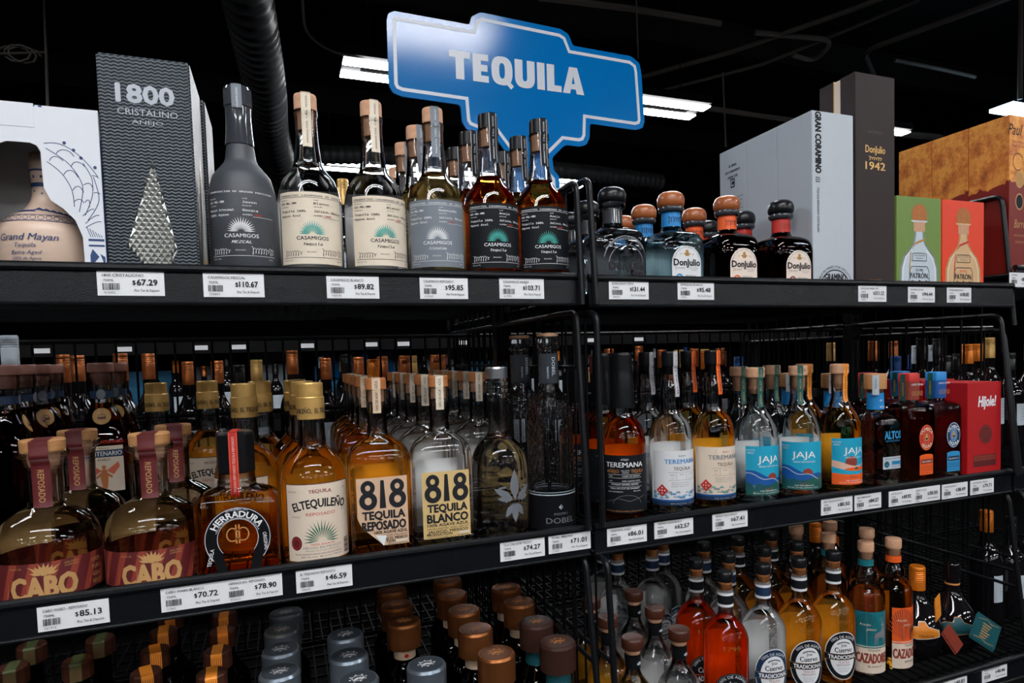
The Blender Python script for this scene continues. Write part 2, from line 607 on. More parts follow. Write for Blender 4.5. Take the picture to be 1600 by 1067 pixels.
# ------------------------------------------------------------------ hanging sign
OUT = [(0.242, 0.723), (0.246, 0.738), (0.259, 0.745), (0.424, 0.742), (0.43, 0.76), (0.45, 0.773), (0.646, 0.766), (0.666, 0.757), (0.677, 0.732), (0.833, 0.729), (0.856, 0.716), (0.861, 0.695), (0.868, 0.575), (0.862, 0.559), (0.843, 0.552), (0.717, 0.555), (0.715, 0.522), (0.706, 0.504), (0.688, 0.498), (0.65, 0.499), (0.616, 0.466), (0.619, 0.437), (0.633, 0.423), (0.638, 0.33), (0.494, 0.33), (0.504, 0.434), (0.511, 0.458), (0.474, 0.503), (0.429, 0.506), (0.41, 0.512), (0.4, 0.527), (0.398, 0.564), (0.268, 0.567), (0.249, 0.573), (0.241, 0.589)][::-1]
OUT0 = OUT
OUT = [(v.x, v.y) for i in range(len(OUT)) for v in fillet([((Vector(OUT[i - 1]) + Vector(OUT[i])) / 2).to_3d(), Vector(OUT[i]).to_3d(), ((Vector(OUT[i]) + Vector(OUT[(i + 1) % len(OUT)])) / 2).to_3d()], .012, 3)[1:-1]]
def inset(P, d):
    o, n = [], len(P)
    for i in range(n):
        a, b_, c = Vector(P[i - 1]), Vector(P[i]), Vector(P[(i + 1) % n])
        u, v = (b_ - a).normalized(), (c - b_).normalized()
        n1, n2 = Vector((-u.y, u.x)), Vector((-v.y, v.x))
        m = (n1 + n2)
        m = m.normalized() * d / max(.5, m.normalized().dot(n1))
        o.append(tuple(b_ + m))
    return o
M['signblue'] = pm('blue_sign_plastic', '0470b8', .115, vary=.03, scale=20, bump=.04, bscale=420, coat=.0, spec=.5)
M['signwhite'] = pm('white_sign_vinyl', (.62, .66, .72), .3, vary=.03)
t = thing('hanging_sign', 'blue cross-shaped sign with white border reading TEQUILA above the shelf', 'sign', (0, .45, EYE))
b = MB()
tri = tessellate_polygon([[Vector((x, z, 0)) for x, z in OUT]])
n = len(OUT)
fs = []
for a, c, d in tri:
    A, B, D = OUT[a], OUT[c], OUT[d]
    k = (B[0] - A[0]) * (D[1] - A[1]) - (B[1] - A[1]) * (D[0] - A[0])
    f = (a, c, d) if k > 0 else (a, d, c)
    fs += [f, tuple(i + n for i in f[::-1])]
fs += [(i + n, (i + 1) % n + n, (i + 1) % n, i) for i in range(n)]
b.add([(x, 0, z) for x, z in OUT] + [(x, .005, z) for x, z in OUT], fs, M['signblue'])
b.build('board', t)
s = Sheet()
A, B = inset(OUT0, .0118), inset(OUT0, .0192)
n = len(A)
s.faces(A + B, [(i, (i + 1) % n, (i + 1) % n + n, i + n) for i in range(n)], M['signwhite'], 1)
s.build('border', t, lambda u, z, o: (u, -o - .0003, z))
s = Sheet()
def block(x, h, z, mat, gap=.09, st=.31, ba=.235):
    def P(pts):
        s.poly([(x + a * h, z + b_ * h) for a, b_ in pts], mat, 2 + .25 * (len(s.bm.verts) % 40) / 4)
    def R(a, b_, c, d):
        P([(a, b_), (c, b_), (c, d), (a, d)])
    def band(cx, cz, ro, rz, wi, wz, a0, a1, k=18):
        q = [a0 + (a1 - a0) * i / k for i in range(k + 1)]
        sq = lambda t, A_, B_: (cx + A_ * math.copysign(abs(cos(t)) ** .75, cos(t)), cz + B_ * math.copysign(abs(sin(t)) ** .75, sin(t)))
        for t0, t1 in zip(q, q[1:]):
            P([sq(t0, ro - wi, rz - wz), sq(t0, ro, rz), sq(t1, ro, rz), sq(t1, ro - wi, rz - wz)])
    R(0, 1 - ba, .78, 1); R(.235, 0, .235 + st, 1); x += (.78 + gap) * h
    R(0, 0, st, 1)
    for b_ in (0, .385, 1 - ba):
        R(st - .01, b_, .60 if b_ != .385 else .56, b_ + ba)
    x += (.62 + gap) * h
    band(.41, .5, .41, .52, .30, .24, 0, 2 * pi, 32); P([(.40, .18), (.60, .0), (.74, -.14), (.86, -.02), (.62, .22)]); x += (.82 + gap) * h
    R(0, .4, st, 1); R(.80 - st, .4, .80, 1); band(.40, .42, .40, .44, st, .25, pi, 2 * pi); x += (.80 + gap) * h
    R(0, 0, st, 1); x += (st + gap) * h
    R(0, 0, st, 1); R(st - .01, 0, .60, ba); x += (.60 + gap * .6) * h
    P([(0, 0), (.30, 0), (.52, 1), (.28, 1)]); P([(.58, 0), (.90, 0), (.62, 1), (.38, 1)]); R(.2, .17, .7, .37)
block(.375, .0615, .6195, M['signwhite'])
s.build('lettering', t, lambda u, z, o: (u, -o - .0003, z))
b = MB(); b.tube([(.56, .013, .132), (.56, .013, .5)], .006, M['rack'], 8); b.build('post', t, (0, 0, 0))

# ------------------------------------------------------------------ wire shelving
def deck(t, x0, x1, y0, y1, z, step=.0254):
    b = MB()
    k = x0 + .012
    while k < x1:
        b.box(k - .0016, y0, z - .0034, k + .0016, y1, z, M['deckwire']); k += step
    k = y0 + .03
    while k < y1:
        b.box(x0, k - .0028, z - .009, x1, k + .0028, z - .0035, M['deckwire']); k += .055
    for yy in (y0 + .004, y1 - .004):
        b.tube([(x0, yy, z - .006), (x1, yy, z - .006)], .005, M['deckwire'], 6)
    for xx in (x0, x1):
        b.tube([(xx, y0, z - .006), (xx, y1, z - .006)], .005, M['deckwire'], 6)
    b.build('wire_deck', t)

def rail(t, x0, x1, y, z):
    b = MB()
    b.tube([(x0, y, z - .0065), (x1, y, z - .0065)], .0065, M['rack'], 10)
    b.box(x0, y - .001, z - .052, x1, y + .003, z - .012, M['rail'])
    b.tube([(x0, y - .002, z - .053), (x1, y - .002, z - .053)], .0024, M['rack'], 6)
    b.build('price_rail', t)

def guard(t, x, zt, zb, yt, yb, yk=.92, mids=(), r=.0055, wires=True):
    b = MB()
    b.tube(fillet([(x, yk, zb), (x, yk, zt), (x, yt, zt), (x, yb, zb)], .022, 5), r, M['rack'], 8)
    for z in mids:
        f = (zt - z) / (zt - zb)
        b.tube([(x, yk, z), (x, yt + (yb - yt) * f, z)], .004, M['rack'], 6)
    k = max(yt, yb) + .045
    while wires and k < yk - .02:
        b.tube([(x, k, zt), (x, k, zb)], .0022, M['wire'], 5); k += .05
    b.build('side_guard', t)

def back(t, x0, x1, y, z0, z1, step=.038):
    b = MB()
    k = x0 + .02
    while k < x1:
        b.tube([(k, y, z0), (k, y, z1)], .0027, M['wire'], 5); k += step
    for z in (z0, z1, (z0 + z1) / 2):
        b.tube([(x0, y, z), (x1, y, z)], .0055, M['wire'], 6)
    b.build('back_panel', t)

TL, TR, ML, MR, BT = .125, .105, -.298, -.293, -.70
def bay(label, x0, x1, tops, gl, gr):
    t = thing('shelving_unit', label, 'shelf', (0, 0, EYE), 0, 'black wire shelving bays')
    for (zd, zl, yf) in tops:
        deck(t, x0 + .004, x1 - .004, yf + .006, .93, zd)
        rail(t, x0, x1, yf, zl)
    for a in gl:
        guard(t, x0 + .008, *a)
    for a in gr:
        guard(t, x1 - .008, *a)
    back(t, x0, x1, .69, -.285, .06)
    back(t, x0, x1, .69, -.69, -.345)
    for xx in (x0 + .004, x1 - .004):
        b = MB()
        b.box(xx - .009, .44, -EYE, xx + .009, .47, .28, M['rack'])
        b.build('upright', t)
    return t
G1 = [(.287, .083, .0, -.012)]
gmid = (.072, -.293, .012, -.016, .92, (-.02,))
glow = (-.345, -.71, -.0, -.06, .92, (-.515,))
bay('left wire shelving bay holding the grey frosted bottle and the squat bottles', -.66, .474,
    [(TL, .137, 0), (ML, -.286, 0), (BT, -.692, -.05)], [], [(.287, .083, .0, -.012), gmid, glow])
bay('middle wire shelving bay holding the tall dark brown box', .484, 1.545,
    [(TR, .135, 0), (MR, -.287, 0), (BT, -.692, -.05)],
    [(.295, .083, .005, -.012), (.07, -.29, -.012, -.016, .92, ()), (-.345, -.71, -.03, -.06, .92, (-.515,))],
    [(.32, .096, .139, .101), (.064, -.3, .02, -.018, .92, ()), (-.345, -.71, .0, -.045, .92, (-.52, -.556))])
t = bay('right wire shelving bay with copper boxes at the edge of the photo', 1.554, 2.5,
        [(.16, .176, 0), (MR, -.287, 0), (BT, -.692, -.05)],
        [(.339, .04, .036, .006), (.03, -.3, .03, -.01), (-.34, -.71, -.02, -.06, .92, (-.497,))], [])

# second gondola across the next aisle, dim behind the wires
t = thing('shelving_unit', 'dim black shelving across the next aisle seen through the wires', 'shelf', (0, 0, EYE))
for z in (.11, -.29, -.7):
    b = MB(); b.box(-1.4, 2.6, z - .02, 3.6, 3.3, z, M['dark']); b.box(-1.4, 2.58, z - .05, 3.6, 2.6, z + .005, M['dark']); b.build('shelf_board', t)
b = MB(); b.box(-1.4, 3.3, -EYE, 3.6, 3.33, .16, M['dark']); b.build('back_panel', t)

# ------------------------------------------------------------------ price tags
def price_tag(x, z, w_, y, prod, price, code, label, h=.032):
    t = thing('price_tag', label, 'price tag', (x, y, z + EYE), 0, 'white shelf price tags')
    b = MB(); b.box(-w_ / 2, -.0008, -h / 2, w_ / 2, 0, h / 2, M['paper']); b.build('card', t)
    s = Sheet()
    l = -w_ / 2 + .006
    s.text(prod, l, h * .27, .0038, M['ink'], 2, al='L', w=min(w_ * .62, .0029 * len(prod)))
    s.text('750ML', l + .001, h * .07, .0032, M['ink'], 2, al='L')
    r = random.Random(code); q = l
    while q < l + .0185:
        k = r.choice((.0004, .0007, .001))
        s.rect(q, -h * .27, q + k, h * .0, M['ink'], 2); q += k + r.choice((.0004, .0006, .0009))
    s.text(str(code), l + .001, -h * .42, .0032, M['greyink'], 2, al='L')
    s.text('$', w_ * .02, -h * .05, .0058, M['ink'], 2, al='L', bold=.02)
    s.text(price, w_ * .085, -h * .07, .0078, M['ink'], 2, al='L', w=w_ * .31, bold=.025)
    s.text('Plus Tax & Deposit', w_ * .04, -h * .33, .0034, M['ink'], 2, al='L', w=w_ * .38, shear=.15)
    s.build('print', t, lambda u, zz, o: (u, -.0011 - o, zz))
for prod, price, x, w_, z, code in (
    ('1800 CRISTALIONO', '67.29', -.177, .076, .110, 415602), ('CASAMIGOS MEZCAL', '110.67', -.055, .076, .109, 220804),
    ('CASAMIGOS BLANCO', '89.82', .103, .074, .108, 430040), ('CASAMIGOS REPOSADO', '95.85', .238, .075, .108, 612063),
    ('CASAMIGOS ANEJO', '103.71', .365, .076, .109, 617365), ('DON JULIO 70TH', '131.44', .560, .077, .109, 440133),
    ('DON JULIO BLANCO', '95.48', .696, .077, .109, 77441), ('DON JULIO ANEJO 1942', '311.12', 1.119, .076, .107, 308201),
    ('PATRON SILVER', '94.44', 1.257, .078, .106, 221950), ('PATRON REPOSADO', '100.82', 1.370, .075, .106, 221949),
    ('CABO WABO - REPOSADO', '85.13', -.263, .078, -.316, 561416), ('CABO WABO BLANCO', '70.72', -.126, .077, -.314, 57661),
    ('HERRADURA  REPOSADO', '78.90', -.050, .075, -.314, 452615), ('EL TEQUILENO REPOSADO', '46.59', .045, .078, -.315, 150433),
    ('VILLA ONE SILVER TEQUILA', '74.27', .353, .077, -.313, 44925), ('DOBEL MAESTRO', '71.01', .437, .077, -.312, 173033),
    ('TEREMANA ANEJO', '86.01', .546, .078, -.314, 7046), ('TEREMANA TEQUILA BLANCO', '62.57', .641, .081, -.313, 45550),
    ('TEREMANA TEQUILA REPOSADO', '67.41', .763, .079, -.314, 100106), ('JAJA TEQUILA BLANCO', '80.50', 1.022, .082, -.315, 140251),
    ('JAJA REPOSADO', '84.57', 1.105, .073, -.316, 140252), ('ALTOS PLATA', '49.92', 1.198, .070, -.318, 99112),
    ('OLMECA GOLD', '38.00', 1.273, .080, -.318, 54001), ('OLMECA BLANCO', '38.49', 1.359, .080, -.319, 54002),
    ('HIJOLE BLANCO TEQUILA', '79.71', 1.446, .076, -.319, 88017),
    ('AGAVERO TEQUILA LIQUEUR', '40.46', 1.416, .080, -.716, 61020), ('AGAVERO ORANGE', '40.83', 1.288, .082, -.714, 61021)):
    y = -.052 if z < -.6 else -.0015
    price_tag(x, z, w_, y, prod, price, code, 'white price tag reading $%s on the black shelf rail' % price)
price_tag(1.57, .142, .076, -.0015, 'PARTIDA', '89.90', 31177, 'white price tag under the copper boxes at the right edge')

# ------------------------------------------------------------------ bottle materials
def ink(name, c, **k):
    M[name] = pm(name, c, k.pop('rough', .5), vary=k.pop('vary', .05), **k)
for nme, c in (('cream', 'e3d5c0'), ('white', 'dfe0e2'), ('peach', 'd8b394'), ('sand', 'd9b97c'), ('bone', 'e2d0bc'), ('blush', 'ebd9cc'), ('charcoal', '171a1e'),
               ('slate', '747c86'), ('teal', '39a69c'), ('jajablue', '18a2c4'), ('deepblue', '12549e'), ('forest', '1f5a52'), ('navy', '16304f'),
               ('red', 'c32a22'), ('orange', 'ef5f1e'), ('maroon', '5e1d20'), ('gold', 'b98a45'), ('tan', 'c0945e'), ('brick', '8e3a2c'),
               ('boxred', 'b31217'), ('boxgreen', '6f8b3c'), ('boxorange', 'ea3c10'), ('sky', '2f8fc4'), ('pale', 'b9c3cc'), ('straporange', 'f0902a'),
               ('cazteal', '13727c'), ('pink', 'e3b6a0'), ('salmon', 'dd6b4a'), ('purplebrown', '4a3c3c'), ('copperlight', 'd08a4a'), ('tealdark', '17545c'),
               ('bandblue', '1f86cc'), ('mayan', '1d3a6e'), ('agavegreen', '2f6a52'), ('brown', '5a3626'), ('pinkcream', 'dcbfa2'), ('wing', 'c9763e')):
    ink(nme, c)
ink('corkw', 'cf9d7c', rough=.7, vary=.2, scale=150, bump=.2)
ink('cork', 'b5703c', rough=.75, vary=.35, scale=220, bump=.4)
ink('wood', 'c08a58', rough=.45, vary=.2, scale=30, stretch=(1, 1, 9), bump=.1)
ink('walnut', '48261a', rough=.35, vary=.35, scale=40, stretch=(1, 1, 6))
ink('ballwood', 'a05a32', rough=.28, vary=.2, scale=30)
ink('blackcap', (.007, .0075, .009), rough=.28, spec=.35)
ink('greycap', '8b97a3', rough=.28, metal=.75, vary=.06)
ink('coppercap', 'a8673a', rough=.3, metal=.8, vary=.1)
ink('goldfoil', 'd3a862', rough=.36, metal=.45, vary=.12)
ink('backpaper', (.93, .93, .92))
ink('olive', '4c5530')
ink('capdisc_grey', '59636d', rough=.3, metal=.6)
ink('capdisc_copper', '6e3d20', rough=.3, metal=.6)
ink('copperfoil', 'b5693a', rough=.32, metal=.75, vary=.12)
ink('silver', 'a9adb3', rough=.3, metal=.9, vary=.06)
ink('darkbrowncap', '3a241e', rough=.3, vary=.15)
ink('orangefoil', 'e07a1c', rough=.32, metal=.4)
ink('frost', '42464c', rough=.5, vary=.7, scale=22, bump=.05)
ink('frostcap', '3a3e44', rough=.12, vary=.2, coat=.6)
ink('ceramic', 'd3b8a4', rough=.35, vary=.04, scale=8)
ink('wineglass', (.006, .005, .006), rough=.06, spec=.6)
ink('pewter', '9a9ea6', rough=.4, metal=.6)
G = dict(clear=glass('clear_glass', (.985, .99, .99)), body=glass('bottle_glass', (.985, .99, .99), .62), hammered=glass('hammered_glass', (.96, .97, .98), bump=1.6, bscale=150),
         lens=glass('thick_clear_glass', (.985, .99, .99), .3), brown=glass('dark_brown_glass', (.42, .2, .1), .35), smoke=glass('smoky_glass', (.74, .72, .68), .55, bump=.9, bscale=90),
         blue=glass('pale_blue_glass', (.72, .9, .96)), black=glass('black_glass', (.06, .05, .045), .3),
         ribbed=glass('cut_glass', (.96, .97, .96), .35, bump=.3, bscale=60))
T = dict(amber=tint('amber_spirit', (.91, .52, .15)), gold=tint('golden_spirit', (.99, .79, .38)), honey=tint('honey_spirit', (.99, .75, .36)),
         red=tint('red_amber_spirit', (.98, .46, .12)), fire=tint('orange_amber_spirit', (.96, .58, .16)), straw=tint('straw_spirit', (.99, .91, .76)), dark=tint('dark_spirit', (.55, .2, .06)), pale=tint('pale_spirit', (.98, .92, .76)))

def lathe(name, pts, mat, parent, n=2, seg=32, smooth=True, step=.004, loc=(0, 0, 0), ab=1., rot=0.):
    b = MB()
    b.ring([(z, r, r * ab, n) for z, r in pchip(pts, step)], mat, seg, rot=rot)
    return b.build(name, parent, loc)

def bottle(name, label, H, pts, gm, level=None, liq=None, N=2., B=None, rn=0., t=.0028, seg=44, cat='bottle', cavtop=None, twist=1.):
    """pts: (fraction of the height down from the top, radius); glass with an air space above the spirit"""
    root = thing(name, label, cat)
    P = sorted([(H * (1 - f), r) for f, r in pts])
    P = pchip(P)
    R = max(r for z, r in P)
    def sec(z, r, d=0.):
        k = 0 if N == 2 else min(1, max(0, (r - rn) / max(1e-6, (R - rn) * .5)))
        k = k * k * (3 - 2 * k)
        b = r if B is None else min(r, r + (B - R) * k) if k > 0 else r
        return (z, max(r - d, .001), max(b - d, .001), 2 + (N - 2) * k)
    g = MB()
    g.ring([sec(z, r) for z, r in P], gm, seg)
    zt = H * (1 - (cavtop if cavtop is not None else min(f for f, r in pts) + .03))
    if level is not None:
        zl = H * (1 - level)
        C_ = [q for q in P if zl < q[0] < zt]
        rf0 = lambda z: next((a[1] + (b_[1] - a[1]) * (z - a[0]) / max(1e-9, b_[0] - a[0]) for a, b_ in zip(P, P[1:]) if a[0] <= z <= b_[0]), P[-1][1])
        cav = [sec(zl, rf0(zl), t + .0)] + [sec(z, r, t) for z, r in C_]
        if len(cav) > 2:
            g.ring(cav, gm, seg, flip=True)
        if liq:
            l = MB()
            q = [sec(.006, rf0(.006), .0022)] + [sec(z, r, .0022) for z, r in P if .008 < z < zl - .001] + [sec(zl - .0006, rf0(zl), .0024)]
            l.ring(q, liq, seg)
            l.build('spirit', root)
    g.build('glass_body', root)
    def rf(z):
        if z <= P[0][0]: return P[0][1]
        for a, b_ in zip(P, P[1:]):
            if a[0] <= z <= b_[0]:
                return a[1] + (b_[1] - a[1]) * (z - a[0]) / max(1e-9, b_[0] - a[0])
        return P[-1][1]
    return root, rf

def strip(root, name, H, rf, caprs, f1, wd, mat, txt=None, tm=None, turn=0., gap=.0007, edge=None, th=.003, font=None, over=True):
    """paper seal running over the stopper and down the neck; caprs: (fraction, radius) of the stopper edge"""
    fc, rc = caprs
    zc = H * (1 - fc)
    fn = lambda z: max(rf(z) if z < zc else 0, rc if z >= zc - .0006 else 0)
    z1 = H * (1 - f1)
    s = Sheet(.00012)
    s.rect(-wd / 2, z1, wd / 2, H, mat, 0)
    if edge:
        s.rect(-wd / 2 + .0006, z1, -wd / 2 + .0013, H, edge, 1); s.rect(wd / 2 - .0013, z1, wd / 2 - .0006, H, edge, 1)
    if txt:
        s.text(txt, -th * .0 + th / 2, z1 + (H - z1) * .5, th, tm, 2, rot=pi / 2, w=(H - z1) * .86, font=font)
    o = s.build(name, root, revmap(fn, [z1 + (H - z1) * i / 12 for i in range(1, 12)] + [zc - .0006, zc], turn, gap), .003)
    if over:
        b = MB()
        k = [(-wd / 2, -rc - .0012, H + .0005), (wd / 2, -rc - .0012, H + .0005), (wd / 2, rc * .9, H + .0005), (-wd / 2, rc * .9, H + .0005)]
        c, q = cos(turn), sin(turn)
        b.add([(x * c - y * q, x * q + y * c, z) for x, y, z in k], [(0, 1, 2, 3)], mat)
        b.build('seal_top', root)
    return o

def back_label_or_backing(root, R, w_, z0, z1, mat='white', box=None):
    mat = 'backpaper' if mat == 'white' else mat
    s = Sheet()
    s.rect(-w_ / 2, z0, w_ / 2, z1, M[mat])
    if box:
        return s.build('back_label_or_backing', root, lambda u, z, o: (-u, box - .0012, z), .01)
    return s.build('back_label_or_backing', root, cylmap(R, pi, -.0013), .006)

# ------------------------------------------------------------------ agave-label bottle with long sloping neck
CH = .273
def casa(kind):
    R = .0465
    pts = [(.085, .37), (.115, .37), (.12, .345), (.15, .345), (.375, .45), (.43, .66), (.466, .83), (.54, .945), (.6, 1), (.985, 1), (1, .93)]
    pts = [(f, r * R) for f, r in pts]
    A = dict(blanco=('cream', 'ink', 'teal', 'red', 'corkw', 'cream', 'clear', None, 'Blanco', 'Tequila'),
             grey=('slate', 'paper', 'paper', 'red', 'corkw', 'slate', 'body', 'pale', 'Reposado', 'Cristalino'),
             anejo=('charcoal', 'paper', 'teal', 'red', 'blackcap', 'charcoal', 'body', 'amber', 'Anejo', 'Tequila'),
             mezcal=(None, 'paper', 'paper', 'red', 'frostcap', 'slate', None, None, 'Joven', 'MEZCAL'))[kind]
    base, tx, ag, nr, cap, st, gl, lq, cls, sub = A
    gm = G[gl] if gl else M['frost']
    root, rf = bottle('mezcal_bottle' if kind == 'mezcal' else 'tequila_bottle', 'x', CH, pts, gm, .37 if gl else None, T[lq] if lq else None, cavtop=.2)
    H = CH
    if kind == 'mezcal':
        lathe('cap', [(H * .895, .0185), (H * .9, .0195), (H * .9, .0195), (H * .985, .0195), (H * .985, .0195), (H, .018)], M[cap], root, 2, 10, False)
        lathe('neck_sleeve', [(H * .7, .0198), (H * .76, .0184), (H * .84, .0174), (H * .895, .0178)], M['frostcap'], root, seg=24)
    else:
        lathe('cap', [(H * .915, .0163), (H * .99, .0163), (H * .99, .0163), (H, .0156)], M[cap], root)
        lathe('stopper', [(H * .81, .0115), (H * .915, .0118)], M['corkw'], root)
    tu = {'blanco': 0., 'grey': .19, 'anejo': .25, 'mezcal': 0}[kind]
    strip(root, 'seal_strip', H, rf, (.095 if kind != 'mezcal' else .12, .0165 if kind != 'mezcal' else .0197), .29, .0135, M[st], 'PRODUCTOS CASAMIGOS' if kind != 'grey' else 'Tequila 100% de Agave', M[tx], tu, th=.0034, font=MONO,
          edge=M['paper'] if kind == 'anejo' else None)
    s = Sheet()
    I = M[tx]
    if base:
        s.rect(-.05, .018, .05, .121, M[base])
        s.line([(-.049, .113), (.049, .113)], .0005, I, 1)
    s.text('PRODUCTOS CASAMIGOS DE AGAVE' if base else 'DENOMINACION DE ORIGEN PROTEGIDA', 0, .1145, .003, I, 2, w=.092, font=MONO, bold=.018)
    y0 = 0 if base else -.003
    s.text('PROYECTO', -.046, .1085 + y0, .0017, I, 2, al='L'); s.text('GO-MG-MM', -.046, .103 + y0, .0042, I, 2, al='L', w=.025, font=MONO, bold=.018)
    s.text('CATEGORIA', -.046, .0988 + y0, .0017, I, 2, al='L')
    s.text('Tequila 100%' if base else 'Mezcal Artesanal', -.046, .0918 + y0, .0043, I, 2, al='L', w=.038, font=MONO, bold=.018)
    s.text('Agave Azul' if base else '100% Agave', -.046, .0852 + y0, .0043, I, 2, al='L', w=.031, font=MONO, bold=.018)
    s.text('CLASE', .003, .1085 + y0, .0017, I, 2, al='L'); s.text(cls, .003, .103 + y0, .0042, I, 2, al='L', w=.0037 * len(cls), font=MONO, bold=.018)
    s.text('HECHO EN', .003, .0988 + y0, .0017, I, 2, al='L')
    s.text('Jalisco, Mexico' if base else 'Oaxaca', .003, .0918 + y0, .0043, I, 2, al='L', w=.044 if base else .02, font=MONO, bold=.018)
    s.text('NUMERO', .003, .086 + y0, .0022, I, 2, al='L'); s.text('13040', .018, .086 + y0, .0036, M[nr], 2, al='L', font=MONO, bold=.018)
    s.line([(.016, .0846 + y0), (.046, .0846 + y0)], .0004, I, 2)
    s.agave(0, .0605, .0215, M[ag], 17, 2, 1.5, .042, .98)
    s.text('CASAMIGOS', 0, .0525, .0055, I, 2, w=.045, bold=.01)
    s.text(sub, 0, .0445, .0052, I, 2, w=.026, shear=.25, font=MONO, bold=.018)
    s.scribble(-.042, .029, .027, .012, I, 3, 2, 13); s.scribble(.012, .031, .034, .010, I, 5, 2, 17)
    s.text('EXCLUSIVO', -.002, .034, .0018, I, 2)
    s.line([(-.045, .027), (.047, .0275)], .0005, I, 2)
    s.text('40% ALC. VOL.', -.044, .0225, .0017, I, 2, al='L'); s.text('750 ml', .04, .0225, .0018, I, 2)
    s.build('label', root, cylmap(R))
    if gl:
        back_label_or_backing(root, R, .10, .018, .132, 'white')
    return root

# ------------------------------------------------------------------ tall flat-shouldered bottle with huge numerals
def eight(kind):
    H, a, Bd = .2715, .0475, .037
    pts = [(.05, .0150), (.1, .0152), (.11, .0158), (.13, .0152), (.30, .0155), (.335, .0190), (.37, .0330), (.41, .0425), (.46, .0468), (.52, a), (.98, a), (1, .044)]
    root, rf = bottle('tequila_bottle', 'x', H, pts, G['clear'], .335, T['honey'] if kind == 'repo' else None, 5., Bd, .02, cavtop=.14)
    lathe('cap', [(H * .935, .0162), (H * .99, .0162), (H * .99, .0162), (H, .0155)], M['cork'], root)
    lathe('stopper', [(H * .865, .0118), (H * .935, .0122)], M['corkw'], root)
    lab = 'peach' if kind == 'repo' else 'sand'
    strip(root, 'seal_strip', H, rf, (.066, .0163), .2, .0125, M['pinkcream' if kind == 'repo' else 'cream'], '100% DE AGAVE AZUL', M['ink'], -.05, th=.0042)
    s = Sheet()
    I = M['ink']
    peel = kind == 'repo'
    if peel:
        s.poly([(-.001, .016), (.038, .0155), (.038, .121), (-.038, .121), (-.038, .06), (-.034, .05), (-.026, .04), (-.016, .031)], M[lab], 0)
        s.poly([(-.001, .0155), (.004, .031), (-.013, .033)], M['paper'], 4)
    else:
        s.rect(-.038, .0155, .038, .121, M[lab])
    for cx in (-.0215, .0225):
        s.arc(cx, .0965 + .0095, .0106, .0112, .0068, I, 2); s.arc(cx, .0965 - .0105, .0132, .0138, .0080, I, 2.5)
    s.poly([(-.0025, .1165), (.0025, .1165), (.0048, .0735), (-.0048, .0735)], I, 2)
    s.text('TEQUILA', .001, .0575, .0125, I, 2, w=.063, bold=.042)
    s.text('REPOSADO' if peel else 'BLANCO', .001, .0408, .0135, I, 2, w=.065, bold=.042)
    al = dict(al='R') if peel else dict(al='C')
    x = .0355 if peel else .001
    s.text('100% AGAVE AZUL', x, .0345, .0045, I, 2, w=.05 if peel else .066, bold=.03, **al)
    s.text('HANDCRAFTED, SMALL BATCH', x, .0297, .0028, I, 2, w=.045 if peel else .066, **al)
    s.text('JALISCO, MEXICO', x, .0243, .0042, I, 2, w=.042 if peel else .064, bold=.03, **al)
    s.text('TION' if peel else 'PRODUCTION', .003 if peel else -.033, .0188 + .0008, .0042, I, 2, al='L', w=.013 if peel else .04, bold=.03)
    s.rect(.018, .0192, .0355, .0234, M['cream'], 2)
    s.text('750 ml 25 fl oz 40% alc./vol. 80 PROOF' if not peel else '40% alc./vol. 80 PROOF', x, .0163, .0024, I, 2, w=.03 if peel else .066, **al)
    s.build('label', root, boxmap(a, Bd, 5))
    back_label_or_backing(root, a, .072, .02, .131, 'white', box=Bd)
    return root

